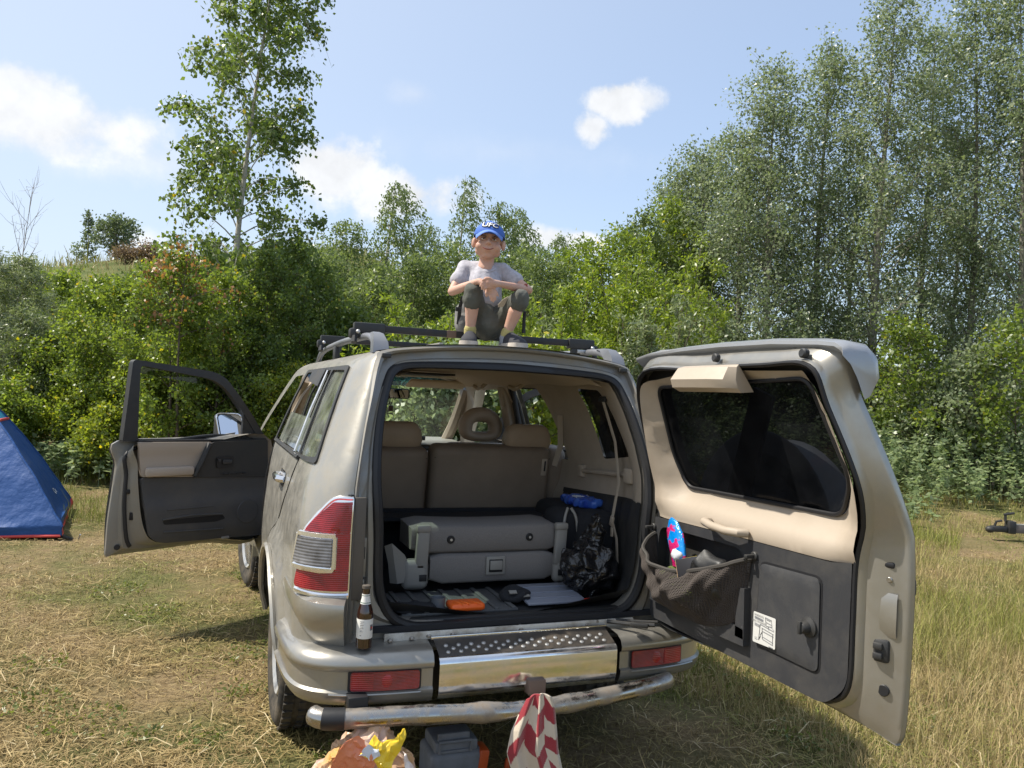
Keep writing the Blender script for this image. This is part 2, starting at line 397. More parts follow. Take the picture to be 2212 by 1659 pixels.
# ------------------------------------------------------------------ the car (its tail at Y = 0, pointing along +Y)
car = thing('off_road_car', 'dusty beige silver off-road car with its tailgate and front doors open', 'car')
ZB = [.40, .55, .75, .90, 1.10, 1.25, 1.33, 1.45, 1.60, 1.73, 1.78, 1.805, 1.82]
def bw(z): return ip(z, ZB, [.865, .905, .918, .918, .908, .882, .858, .815, .757, .700, .674, .645, .612])
def xr(z): return ip(z, [.40, .55, .75, .90, 1.10, 1.25, 1.33, 1.45, 1.60, 1.72, 1.77, 1.80, 1.82], [.735, .73, .727, .727, .727, .722, .712, .688, .655, .628, .618, .609, .600])
def yr(z): return ip(z, [0, 1.2, 1.33, 1.45, 1.60, 1.82], [0, 0, .03, .08, .145, .25])
def LL(z): return ip(z, [0, 1.1, 1.35, 1.75, 1.82], [.21, .21, .42, .42, .35])
def side(u, z, off=0.0, sg=-1):
    if u <= 1:
        th = max(u, 0)*math.pi/2; x = xr(z)+(bw(z)-xr(z))*math.sin(th); y = yr(z)+LL(z)*(1-math.cos(th)); nx, ny = math.sin(th), -math.cos(th)
    else:
        y = yr(z)+LL(z)+(u-1); x = bw(z); nx, ny = 1, 0
    for cyw in (.95, 3.78):                                        # flared wheel arches
        d = math.hypot(y-cyw, z-.39)
        x += .034*float(sstep(.60, .50, d))
    if y > 3.2: x -= .10*((y-3.2)/1.5)**2
    return (sg*(x+off*nx), y+off*ny, z)
def U(y, z):
    t = (y-yr(z))/LL(z)
    return math.acos(max(-1, min(1, 1-t)))/(math.pi/2) if t < 1 else 1+(y-yr(z)-LL(z))
def UZ(pts): return [(U(y, z), z) for y, z in pts]
def arc(cy, cz, r, a0, a1, n): return [(cy+r*math.cos(math.radians(a0+(a1-a0)*i/n)), cz+r*math.sin(math.radians(a0+(a1-a0)*i/n))) for i in range(n+1)]
quarter = rpoly([(.275, 1.36), (.49, 1.735), (.86, 1.742), (.68, 1.338)], .025)
rearwin = rpoly([(.715, 1.338), (.895, 1.742), (1.88, 1.742), (1.95, 1.33)], .03)
frontdoor = rpoly([(2.05, .56), (2.05, 1.735), (2.55, 1.728), (3.32, 1.27), (3.24, 1.0), (3.12, .54)], .05)
side_outline = [(0.0, .60)]+[(0.0, z) for z in np.linspace(.7, 1.8, 12)]
side_poly = [(0.0, z) for z in np.linspace(.60, 1.82, 14)] + UZ([(2.55, 1.82), (2.75, 1.76), (3.08, 1.55), (3.52, 1.27), (4.25, 1.14), (4.58, 1.0), (4.66, .62), (4.5, .48)]
             + arc(3.78, .39, .45, 8, 172, 14) + [(3.30, .43), (1.43, .43)] + arc(.95, .39, .45, 8, 172, 14) + [(.46, .45), (.30, .50)]) + [(.6, .56)]
for sg in (-1, 1):
    mb = MB(); mb.panel(side_poly, lambda u, z: side(u, z, 0, sg), [UZ(quarter), UZ(rearwin), UZ(frontdoor)], .055)
    if sg > 0: mb.f = [f[::-1] for f in mb.f]
    bs = mb.build('body_side', paint_dusty, car, angle=60)
    # inner faces of the body side, dark
    g = MB(); g.panel(UZ(rpoly([(.245, 1.335), (.465, 1.758), (1.95, 1.76), (2.0, 1.315)], .03)), lambda u, z: side(u, z, .003, sg), [UZ(quarter), UZ(rearwin)], .05, .006)
    g.build('window_surround', blackpl, bs)
    q = MB(); q.panel(UZ([(y, z) for y, z in quarter]), lambda u, z: side(u, z, -.004, sg), (), .06)
    q.build('quarter_window', side_glass if sg < 0 else dark_glass, bs)
    if sg < 0:
        q = MB(); q.panel(UZ([(.715, 1.338), (.895, 1.742), (1.02, 1.742), (.87, 1.336)]), lambda u, z: side(u, z, -.006, sg), (), .06); q.build('fixed_pane', side_glass, bs)
        q = MB(); q.panel(UZ([(.87, 1.336), (.93, 1.50), (1.93, 1.50), (1.95, 1.33)]), lambda u, z: side(u, z, -.012, sg), (), .06); q.build('half_lowered_window', side_glass, bs)
        q = MB(); q.tube([side(U(.872+.148*t, z_), z_, .008, sg) for t, z_ in ((0, 1.337), (.5, 1.54), (1, 1.742))], .008, 6); q.build('window_strip', chrome, bs)
        q = MB(); q.panel(UZ([(1.0, 1.66), (1.02, 1.752), (1.55, 1.752), (1.5, 1.69)]), lambda u, z: side(u, z, .022, sg), (), .06, .003); q.build('wind_deflector', MATS['dark_plastic'], bs)
        q = MB(); q.tube([side(U(y, 1.325), 1.325, .006, sg) for y in np.linspace(.68, 1.95, 12)], .012, 6); q.build('window_ledge_trim', blackpl, bs)
        # seam of the rear door, its handle
        seam = [(.68, 1.32), (.74, 1.22), (.84, 1.10), (1.0, .98), (1.24, .86), (1.42, .70), (1.46, .50)]
        q = MB(); q.tube([side(U(y, z), z, .0005, sg) for y, z in [tuple(p) for p in curve_pts(seam, 22)]], .0035, 5); q.build('door_seam', rubber, bs)
        q = MB(); q.tube([side(U(2.0, z), z, .0005, sg) for z in np.linspace(.5, 1.31, 9)], .0035, 5); q.build('door_seam', rubber, bs)
        h = MB(); h.tube([side(U(y, z), z, o_, sg) for y, z, o_ in ((.98, 1.188, .002), (1.0, 1.19, .03), (1.08, 1.192, .036), (1.17, 1.194, .032), (1.2, 1.194, .002))], [.016, .018, .017, .017, .014], 8)
        h.panel(UZ(rpoly([(.965, 1.15), (.965, 1.225), (1.215, 1.228), (1.215, 1.155)], .03)), lambda u, z: side(u, z, .004, sg), (), .04)
        h.build('door_handle', chrome, bs)
        a = MB(); a.tube([side(U(y, z), z, .012, sg) for y, z in arc(.95, .39, .475, 5, 172, 20)], .014, 6); a.build('arch_lip', paint_dusty, bs)
    for c_, s_ in (((sg*.75, .95, .86), (.30, .95, .02)), ((sg*.60, .95, .62), (.02, .95, .5)), ((sg*.72, 3.78, .87), (.30, .95, .02)), ((sg*.56, 3.78, .6), (.02, .95, .6))):
        fl = MB(); fl.box(c_, s_); fl.build('wheel_arch_liner', rubber, car)
# roof, bonnet, front
def roofz(x, y): return 1.82 + .058*(1-min(1, abs(x)/.62)**2.6) - .02*max(0, (y-1.8))**1.5*.5
def roof_pt(x, y): return (x, y, roofz(x, y))
mb = MB(); mb.panel([(-.606, .255), (0, .235), (.606, .255), (.612, 1.4), (.60, 2.62), (0, 2.70), (-.60, 2.62), (-.612, 1.4)], roof_pt, (), .09)
roof = mb.build('roof', paint_dusty, car, angle=60)
q = MB()
for sx in (-.30, .30): q.tube([(sx, y, roofz(sx, y)+.002) for y in np.linspace(.35, 2.5, 14)], .012, 6)
q.build('roof_rib', paint_dusty, roof)
mb = MB(); mb.loft([[(x*.74, 3.50+.04*(1-x*x), 1.25+.03*(1-x*x)) for x in np.linspace(-1, 1, 13)], [(x*.80, 4.25, 1.13+.045*(1-x*x)) for x in np.linspace(-1, 1, 13)],
    [(x*.80, 4.60+.08*(1-x*x), 1.02) for x in np.linspace(-1, 1, 13)], [(x*.80, 4.68+.1*(1-x*x), .62) for x in np.linspace(-1, 1, 13)], [(x*.78, 4.6, .45) for x in np.linspace(-1, 1, 13)]], closed=False)
mb.build('bonnet', paint, car, angle=60)
ws = lambda t, x: (x*(.60+.11*t), 2.66+.05*(1-x*x)+.82*t, 1.79-.53*t)
mb = MB(); mb.loft([[ws(t, x) for x in np.linspace(-1, 1, 11)] for t in np.linspace(0, 1, 5)], closed=False)
wsh = mb.build('windscreen', clear_glass, car)
tintb = glass_mat('blue_tint', (.10, .20, .42), .8)
mb = MB(); mb.loft([[Vector(ws(t, x))+Vector((0, -.004, -.003)) for x in np.linspace(-1, 1, 11)] for t in (0.0, .16)], closed=False); mb.build('sun_band', tintb, wsh)
# chassis under the body
mb = MB(); mb.box((0, 2.3, .50), (1.35, 4.2, .12)); mb.box((0, .30, .52), (1.5, .55, .16)); mb.box((-.45, 2.2, .43), (.09, 3.8, .09)); mb.box((.45, 2.2, .43), (.09, 3.8, .09))
mb.tube([(-.62, .95, .40), (.62, .95, .40)], .05, 10); mb.ball((.05, .95, .40), .15); mb.tube([(.5, .08, .40), (.5, 1.6, .42)], .03, 10); mb.tube([(.5, .35, .41), (.5, .85, .41)], .09, 12)
mb.build('chassis', rubber, car)
# ---- frame round the tailgate opening
def dense(corners, k):
    P = [np.array(p, float) for p in corners]; out = []
    for i in range(len(P)):
        for j in range(k): out.append(P[i]+(P[(i+1) % len(P)]-P[i])*j/k)
    return out
half = [(0, .61, 0), (.40, .61, 0), (.70, .61, 0), (.727, .66, 0), (.727, .80, 0), (.727, .95, 0), (.727, 1.1, 0), (.722, 1.25, 0), (.688, 1.45, 0), (.655, 1.60, 0), (.618, 1.775, 0), (.592, 1.822, 0), (.45, 1.848, 0), (.25, 1.868, 0), (0, 1.878, 0)]
hin = [(0, .70), (.38, .70), (.50, .715), (.565, .765), (.60, .85), (.612, .95), (.618, 1.1), (.632, 1.30), (.622, 1.45), (.600, 1.58), (.568, 1.69), (.538, 1.745), (.475, 1.770), (.34, 1.780), (.18, 1.786), (0, 1.790)]
outer = [np.array(p[:2]) for p in half]+[np.array([-p[0], p[1]]) for p in half[-2:0:-1]]
inner = [np.array(p) for p in hin]+[np.array([-p[0], p[1]]) for p in hin[-2:0:-1]]
def densify(loop, k=4):
    n = len(loop); return [p for i in range(n) for p in [tuple(x) for x in
            [(.5*((2*loop[i])+(-loop[i-1]+loop[(i+1) % n])*t+(2*loop[i-1]-5*loop[i]+4*loop[(i+1) % n]-loop[(i+2) % n])*t*t+(-loop[i-1]+3*loop[i]-3*loop[(i+1) % n]+loop[(i+2) % n])*t**3)) for t in np.arange(k)/k]]]
outer = [np.array(p) for p in densify(outer)]; inner = [np.array(p) for p in densify(inner)]
def gate(p, dy): return (p[0], yr(p[1])*.98+dy, p[1])
rings = []
for t, dy in ((0, .004), (.10, -.004), (.20, .002), (.27, .030), (.62, .034), (.70, .022), (.86, .026), (.93, .045), (1.0, .05), (1.02, .12)):
    rings.append([gate(outer[i]+(inner[i]-outer[i])*t, dy) for i in range(len(outer))])
mb = MB(); mb.loft(rings, closed=True)
gf = mb.build('tailgate_frame', jamb, car, angle=35)
mb = MB()
mb.loft([[(lambda c, q: (c[0]*(1-q[0]), c[1]+q[1], c[2]+q[0]*.0))(gate(inner[i], .03), (0, 0)) for i in range(len(inner))]], closed=True) if False else None
cen = np.array([0, 1.25])
def seal_ring(ang, r=.021):
    out = []
    for p in inner:
        d = (p-cen); d = d/np.linalg.norm(d); q = p+d*(math.cos(ang)*r-.004); out.append((q[0], yr(q[1])+.030+math.sin(ang)*r, q[1]))
    return out
mb.loft([seal_ring(2*math.pi*k/8) for k in range(8)], closed=True, loop=True)
mb.build('rubber_seal', rubber, gf)
# bolts, buffers and stains of the frame
for x, z in ((-.66, .90), (-.66, 1.16), (.66, 1.16), (-.66, .80)):
    q = MB(); q.disc((x, .036, z), (0, -1, 0), .012, .008, 12); q.build('rubber_plug', blackpl, gf)
for x in (-.59, .59):
    q = MB(); q.box((x*.97, .235, 1.802), (.04, .02, .02), bev=.004); q.build('rubber_buffer', blackpl, gf)
for c_, s_ in (((-.672, .026, .86), (.022, .008, .09)), ((-.672, .024, 1.0), (.024, .02, .14)), ((.672, .03, .98), (.03, .02, .16))):
    q = MB(); q.box(c_, s_, bev=.005); q.build('striker_plate', jamb, gf)
q = MB()
for x, z in ((-.672, .865), (-.67, 1.01)): q.box((x, .016, z), (.010, .008, .05), bev=.004)
q.build('latch_slot', rubber, gf)
# worn white sealant strip on the sill
worn = mat('worn_sill', (.62, .60, .55), .6, dirt=.75, dcol=(.22, .18, .13), dscale=11)
q = MB(); q.box((-.02, -.012, .678), (1.12, .012, .032), bev=.004); q.build('sill_strip', worn, gf)

# ---- rear bumper
plan = [(-.945, .44), (-.94, .25), (-.925, .09), (-.885, -.015), (-.80, -.085), (-.66, -.122), (-.45, -.138), (-.2, -.142), (0, -.142)]
plan = plan + [(-x, y) for x, y in plan[-2::-1]]
PL = curve_pts(plan, 96)
def plan_normal(i):
    a = PL[max(i-1, 0)]; b = PL[min(i+1, len(PL)-1)]; t = (b-a)/np.linalg.norm(b-a); return np.array([t[1], -t[0]])
def brings(prof, rngx):
    out = []
    for i, p in enumerate(PL):
        if rngx(p):
            n = plan_normal(i); out.append([(p[0]+n[0]*o, p[1]+n[1]*o, z) for o, z in prof])
    return out
prof = [(-.16, .47), (-.05, .452), (-.012, .462), (.004, .488), (.008, .512), (-.004, .520), (-.004, .588), (.010, .598), (.012, .615), (.0, .640), (-.03, .657), (-.09, .664), (-.15, .667), (-.17, .667)]
bumper = part_empty('rear_bumper', car)
for sel in (lambda p: p[0] < -.392, lambda p: p[0] > .392):
    bm_ = MB(); bm_.loft(brings(prof, sel), closed=False); bm_.build('bumper_end', paint, bumper, angle=50)
cp = [(-.16, .66), (-.075, .662), (-.045, .70), (-.02, .76), (-.012, .80), (-.02, .832), (-.05, .845), (-.16, .848)]
for sg in (-1, 1):
    c_ = MB(); rr = brings(cp, lambda p: p[0]*sg > .745)
    c_.loft(rr, closed=False)
    e = rr[-1] if sg < 0 else rr[0]
    c_.add(e, [tuple(range(len(e)))])
    c_.build('bumper_corner', paint, bumper, angle=50)
    f_ = MB()
    def bface(x, z, o):
        y = float(np.interp(x, [p[0] for p in PL], [p[1] for p in PL])); return (x, y-o, z)
    x0, x1 = sorted((sg*.465, sg*.725))
    f_.panel(rpoly([(x0-.008, .514), (x1+.008, .514), (x1+.008, .596), (x0-.008, .596)], .012), lambda x, z: bface(x, z, .003), (), .04)
    fo = f_.build('fog_lamp_surround', rubber, bumper)
    xi = sg*.56
    l_ = MB(); l_.panel(rpoly([(x0, .520), (x1, .520), (x1, .590), (x0, .590)], .012), lambda x, z: bface(x, z, .010), (), .04, .006); fl = l_.build('rear_fog_lamp', redlens2, bumper)
    a_, b_ = (x0+.004, -.64) if sg < 0 else (.63, x1-.004)
    l_ = MB(); l_.panel(rpoly([(a_, .524), (b_, .524), (b_, .586), (a_, .586)], .006), lambda x, z: bface(x, z, .0125), (), .04, .002); l_.build('reflector', redlens, fl)
    l_ = MB(); l_.ball(bface(sg*.585, .555, .009), .026, (1, .12, 1)); l_.build('bulb_bowl', redlens, fl)
    cr = MB(); cr.tube([bface(x, .507, .012) for x in np.linspace(sg*.46, sg*.80, 12)], .005, 6); cr.build('bumper_crease', paint, bumper)
# chrome step
sp_ = MB(); spr = []
for x in np.linspace(-.388, .388, 13):
    y = float(np.interp(x, [p[0] for p in PL], [p[1] for p in PL]))-.012
    spr.append([(x, y+.03, .462), (x, y+.012, .470), (x, y+.002, .50), (x, y, .56), (x, y, .603), (x, y+.004, .617), (x, y+.014, .625), (x, y+.022, .627)])
sp_.loft(spr, closed=False); step = sp_.build('chrome_step', chrome, car, angle=50)
treadm = mat('step_tread', (.055, .05, .046), .35, .4, dirt=.7, dcol=(.11, .085, .06), dscale=9)
t_ = MB(); t_.loft([[(x, -.131, .627), (x, -.124, .634), (x, -.05, .662), (x, -.042, .666), (x, -.03, .668)] for x in np.linspace(-.386, .386, 9)], closed=False)
t_.build('step_tread', treadm, step)
t_ = MB(); t_.box((0, -.034, .672), (.79, .006, .012), bev=.002); t_.box((.02, -.006, .678), (.70, .006, .012), bev=.002); t_.build('step_edge_strip', chrome, step)
t_ = MB(); t_.box((0, -.018, .667), (.76, .026, .008)); t_.build('step_rear_plate', treadm, step)
stud0 = None; k = 0
sb = MB(); sb.lathe([(.0095, 0), (.0085, .003), (.005, .0048), (.0015, .005)], 10)
for row, (yy, zz) in enumerate(((-.114, .6375), (-.096, .6445), (-.078, .6515))):
    for j in range(14):
        x = -.345+j*.053+(row % 2)*.0265
        if x > .35: continue
        o = sb.build('stud', alu, step) if stud0 is None else stud0.copy()
        if stud0 is None: stud0 = o
        else: COL.objects.link(o)
        o.parent = step; o.location = (x, yy, zz); o.rotation_euler = (.36, 0, 0)
bolt0 = None
bb = MB(); bb.lathe([(.011, 0), (.011, .006), (.007, .010)], 6)
for x, y, z in ((-.56, -.03, .668), (-.47, -.02, .668), (-.40, -.018, .672), (-.30, -.018, .673), (.0, -.018, .673), (.0, -.002, .684), (.31, -.018, .673), (.36, -.01, .684), (.40, .01, .672)):
    o = bb.build('bolt', steel, bumper) if bolt0 is None else bolt0.copy()
    if bolt0 is None: bolt0 = o
    else: COL.objects.link(o)
    o.parent = bumper; o.location = (x, y, z)
# tubular guard below the bumper
nb = MB(); npts = curve_pts([(-.865, -.12, .452), (-.80, -.17, .446), (-.55, -.20, .444), (-.12, -.215, .424), (.05, -.215, .424), (.36, -.19, .436), (.60, -.15, .447), (.66, -.12, .449)], 44)
nr = [.036+.0025*math.sin(i*1.9)*(1 if 12 < i < 30 else 0) for i in range(45)]; nr[0] = .027; nr[-1] = .027; nr[17] = .041
nb.tube(npts, nr, 16); guard = nb.build('guard_bar', steel, car)
mat('rusty_steel', (.16, .11, .085), .8, dirt=.6, dcol=(.20, .13, .09))
for x, m_ in ((-.70, rubber), (.02, MATS['rusty_steel'])):
    gb = MB(); gb.box((x, -.12, .485), (.075, .10, .06), bev=.005); gb.build('guard_bracket', m_, guard)
tp = MB(); tp.tube(npts[5:9], .0395, 16, cap=False); tp.build('black_tape', rubber, guard)

# ---- tail lamps
def lamp(sg):
    S = lambda o: (lambda u, z: side(u, z, o, sg))
    L = part_empty('tail_lamp', car)
    def p(name, poly, o, m, th=.006, r=.0, sp=.05):
        mb = MB(); mb.panel(rpoly(poly, r) if r else poly, S(o), (), sp, th)
        if sg > 0: mb.f = [f[::-1] for f in mb.f]
        return mb.build(name, m, L, angle=50)
    p('lamp_surround', [(.0, .84), (.0, 1.232), (.27, 1.228), (.47, 1.165), (.67, 1.09), (.70, 1.0), (.74, .90), (.79, .845)], .006, chrome_lamp, .01, .02)
    p('upper_lens', [(.02, 1.095), (.02, 1.214), (.255, 1.210), (.44, 1.15), (.61, 1.092)], .016, redlens, .012, .012)
    p('middle_lens', [(.02, .945), (.02, 1.095), (.20, 1.092), (.20, .95)], .0165, redlens, .012)
    p('lower_lens', [(.02, .872), (.02, .945), (.67, .953), (.71, .885), (.68, .872)], .016, redlens, .012, .012)
    p('reversing_lens', [(.22, .968), (.22, 1.072), (.66, 1.068), (.71, .97)], .022, clearlens, .02, .012)
    mb = MB(); mb.panel(rpoly([(.18, .949), (.18, 1.090), (.68, 1.090), (.76, .950)], .02), S(.026), [rpoly([(.205, .958), (.205, 1.078), (.67, 1.076), (.735, .960)], .012)], .05, .012)
    if sg > 0: mb.f = [f[::-1] for f in mb.f]
    rs = mb.build('reversing_surround', chrome_lamp, L, angle=50)
    for pts_ in ([(u, 1.079) for u in np.linspace(.19, .68, 10)], [(u, .958) for u in np.linspace(.19, .74, 10)], [(.2, z_) for z_ in np.linspace(.958, 1.079, 6)], [(.70+.04*(1.079-z_)/.12, z_) for z_ in np.linspace(.958, 1.079, 6)]):
        mb = MB(); mb.tube([side(u, z_, .024, sg) for u, z_ in pts_], .0135, 10); mb.build('chrome_bead', chrome_lamp, L)
    for pts_ in ([(.01, 1.226), (.26, 1.221), (.46, 1.158), (.64, 1.095)], [(.01, .855), (.35, .855), (.74, .86)]):
        mb = MB(); mb.tube([side(u, z_, .012, sg) for u, z_ in curve_pts(pts_, 18)], .009, 8); mb.build('chrome_bead', chrome_lamp, L)
    for z in (.995, 1.02, 1.045):
        mb = MB(); mb.tube([side(u, z, .023, sg) for u in np.linspace(.25, .66, 10)], .0016, 5); mb.build('lens_rib', greypl, L)
    for z in (1.135, 1.17, .915):
        mb = MB(); mb.tube([side(u, z, .0165, sg) for u in np.linspace(.03, .44, 10)], .0012, 5); mb.build('lens_rib', redlens2, L)
    mb = MB(); mb.tube([side(.045, z, .004, sg) for z in np.linspace(.84, 1.24, 8)], .012, 6); mb.build('lamp_gasket', blackpl, L)
    mb = MB(); mb.box((sg*.695, .0, 1.03), (.045, .012, .40), bev=.004); mb.build('lamp_edge_plate', mat('brown_plate%d' % (sg+1), (.10, .085, .07), .6) , L)
lamp(-1); lamp(1)

# ---- wheels
def wheel(x, y, steer=0.0):
    w = part_empty('wheel', car, Matrix.Translation((x, y, .388)) @ Matrix.Rotation(steer, 4, 'Z') @ Matrix.Rotation(math.pi/2 * (1 if x > 0 else -1), 4, 'Y'))
    t = MB(); t.lathe([(.24, -.10), (.30, -.122), (.35, -.128), (.378, -.112), (.388, -.085), (.390, 0), (.388, .085), (.378, .112), (.35, .128), (.30, .122), (.24, .10)], 48); t.build('tyre', tyre_m, w)
    g = MB()
    for k in range(48):
        a = 2*math.pi*k/48
        for zz, ln in ((-.092, .05), (-.035, .04), (.02, .04), (.085, .055)):
            g.box((.389*math.cos(a+zz*2), .389*math.sin(a+zz*2), zz), (.014, .034, ln*.8), Matrix.Rotation(a+zz*2, 3, 'Z'))
    g.build('tread_block', tyre_m, w, smooth=False, kind='stuff')
    r = MB(); r.lathe([(.245, .10), (.235, .115), (.21, .10), (.20, .03), (.07, .045), (.05, .07), (.0, .07)], 32); rim = r.build('rim', alu, w)
    s = MB()
    for k in range(6):
        a = 2*math.pi*k/6; s.box((.13*math.cos(a), .13*math.sin(a), .075), (.20, .065, .03), Matrix.Rotation(a, 3, 'Z'), bev=.008)
    s.build('spoke', alu, w)
for x, y in ((-.78, .95), (.78, .95), (-.79, 3.78), (.79, 3.78)): wheel(x, y, .12 if y > 2 else 0)
mf = MB(); mf.box((-.72, 3.22, .52), (.34, .012, .34), bev=.004); mf.build('mud_flap', paint_dusty, car)

# ---- roof rails and crossbars
for sg in (-1, 1):
    rl = MB(); rl.tube(curve_pts([(sg*.585, .36, 1.83), (sg*.59, .50, 1.895), (sg*.598, .80, 1.905), (sg*.60, 1.4, 1.905), (sg*.59, 2.1, 1.885), (sg*.575, 2.45, 1.81)], 30), .017, 10)
    rail = rl.build('roof_rail', silverrail, car)
    ft = MB(); ft.loft([[(sg*(.583+a*w_), y_, z_) for a in (-1, 1)]+[(sg*(.583+a*w_*.8), y_+.10, z_+.0) for a in (1, -1)] for w_, y_, z_ in ((.036, .29, 1.815), (.032, .31, 1.865), (.022, .37, 1.905), (.014, .43, 1.915))], closed=True, cap=True)
    ft.build('rail_foot', silverrail, rail)
    ft = MB(); ft.box((sg*.60, 1.45, 1.85), (.03, .08, .09), bev=.01); ft.build('rail_post', blackpl, rail)
blackbar = mat('black_bar', (.018, .019, .022), .42, .2, dirt=.35, dcol=(.09, .055, .035), dscale=12)
for yb, zb in ((.69, 1.95), (1.85, 1.955)):
    b_ = MB(); b_.box((0, yb, zb), (1.20, .024, .034), bev=.003); bar = b_.build('crossbar', blackbar, car)
    if yb < 1: r_ = MB(); r_.box((-.155, yb-.0005, zb), (.05, .026, .0355), bev=.003); r_.build('rust_patch', MATS['rusty_steel'], bar)
    for sg in (-1, 1):
        c_ = MB(); c_.box((sg*.565, yb, zb-.002), (.15, .042, .052), bev=.006); c_.box((sg*.635, yb, zb-.03), (.05, .05, .05), bev=.012)
        c_.box((sg*.535, yb, zb-.045), (.05, .03, .045), bev=.005); c_.tube([(sg*.635, yb-.01, zb-.03), (sg*.64, yb-.03, zb-.075)], .014, 8)
        c_.build('bar_clamp', blackpl, bar)
        c_ = MB(); c_.box((sg*.565, yb-.018, zb-.042), (.055, .012, .02), bev=.004); c_.ball((sg*.622, yb-.03, zb-.022), .011); c_.build('clamp_bolt', alu, bar)
# ------------------------------------------------------------------ tailgate, swung open to the right
def gx(z): return ip(z, [0, 1.28, 1.8, 2.0], [.64, .64, .46, .40])
TG = part_empty('tailgate', car)
def TP(s, z, o=0.0): return (gx(z)+o, -s, z)             # o grows towards the outer skin
Li = [(.03, .70), (.55, .70), (1.0, .70), (1.10, .712), (1.172, .79), (1.180, 1.0), (1.185, 1.19), (1.232, 1.41), (1.18, 1.66), (1.135, 1.795), (.9, 1.803), (.5, 1.795), (.08, 1.765), (.0, 1.40), (.03, 1.1)]
Lo = [(-.02, .665), (.6, .66), (1.20, .648), (1.266, .642), (1.288, .73), (1.298, 1.0), (1.297, 1.2), (1.270, 1.44), (1.205, 1.70), (1.165, 1.85), (.9, 1.868), (.5, 1.866), (.04, 1.845), (-.04, 1.45), (-.02, 1.1)]
def crl(L, k=6):
    L = [np.array(p) for p in L]; return [np.array(p) for p in densify(L, k)]
LI, LO = crl(Li), crl(Lo)
rg = []
for t, o in ((-.02, .012), (.0, .006), (.06, .012), (.12, .030), (.30, .036), (.75, .078), (.93, .088), (1.0, .094), (1.01, .105), (.99, .116)):
    rg.append([TP(*(LI[i]+(LO[i]-LI[i])*t), o) for i in range(len(LI))])
mb = MB(); mb.loft(rg, closed=True)
glass_loop = rpoly([(.178, 1.292), (1.085, 1.305), (1.158, 1.43), (1.072, 1.757), (.135, 1.722), (.130, 1.43)], .05)
go = MB(); go.panel([tuple(p) for p in LO], lambda s, z: TP(s, z, .115), [glass_loop], .09)
mb.add(go.v, go.f); mb.build('door_shell', paint, TG, angle=50)
# weatherstrip
s_ = MB(); s_.loft([[TP(*(LI[i]*1.0+(np.array([.62, 1.22])-LI[i])*(.014+.013*math.cos(a))), +.004+.010*math.sin(a)) for i in range(len(LI))] for a in [2*math.pi*k/8 for k in range(8)]], closed=True, loop=True)
s_.build('weatherstrip', rubber, TG)
# beige upper trim with a sloping ledge under the window
beige_loop = rpoly([(.03, 1.148), (.6, 1.160), (1.10, 1.166), (1.180, 1.176), (1.188, 1.25), (1.228, 1.41), (1.178, 1.66), (1.122, 1.775), (.53, 1.783), (.09, 1.742), (.012, 1.37)], [.01, .1, .01, .006, .05, .08, .1, .05, .3, .06, .1])
GP = np.array(resample(glass_loop, .03))
def trim_o(s, z):
    d = float(np.min(np.linalg.norm(GP-np.array([s, z]), axis=1)))
    w = float(sstep(1.37, 1.26, z))
    lo_ = .050-.086*float(sstep(0.0, .12, d))+.020*float(sstep(1.215, 1.165, z))+.016*float(sstep(1.04, 1.14, s))+.016*float(sstep(.12, .03, s))
    return lo_*w+(.050-.068*float(sstep(0.0, .07, d)))*(1-w)
mb = MB(); mb.panel([tuple(p) for p in LI], lambda s, z: TP(s, z, .056), [glass_loop], .08); mb.build('trim_backing', rubber, TG)
mb = MB(); mb.panel(beige_loop, lambda s, z: TP(s, z, trim_o(s, z)), [glass_loop], .035, .0)
bt = mb.build('upper_trim', beige, TG, angle=70)
mb = MB(); mb.panel(glass_loop, lambda s, z: TP(s, z, .052), (), .1); mb.build('rear_window', glass_mat('rear_window_glass', (.075, .08, .088), .30, rough=.08, dirt=.7, dcol=(.017, .018, .021)), TG)
mb = MB(); gl2 = [tuple(np.array([.66, 1.53])+(np.array(p)-np.array([.66, 1.53]))*.985) for p in glass_loop]
mb.tube([TP(p[0], p[1], .046) for p in resample(gl2, .03)]+[TP(*gl2[0], .046)], .008, 6, cap=False); mb.build('window_gasket', rubber, TG)
# lamp housing, pull handle
mb = MB()
sec = lambda s, k: [TP(s, 1.80, -.006), TP(s, 1.79, -.05*k), TP(s, 1.745, -.10*k), TP(s, 1.715, -.10*k), TP(s, 1.70, -.07*k), TP(s, 1.705, .03)]
mb.loft([sec(s, k) for s, k in ((.470, .82), (.478, .95), (.50, 1.0), (.72, 1.0), (.775, .72), (.80, .35))], closed=True, cap=True); mb.build('brake_lamp_housing', beige, TG, angle=30)
mb = MB(); mb.tube([TP(.455, 1.19, -.03), TP(.462, 1.193, -.062), TP(.52, 1.187, -.072), TP(.61, 1.183, -.072), TP(.675, 1.186, -.060), TP(.685, 1.185, -.03)], [.016, .017, .016, .016, .017, .016], 10); mb.build('pull_handle', beige, TG)
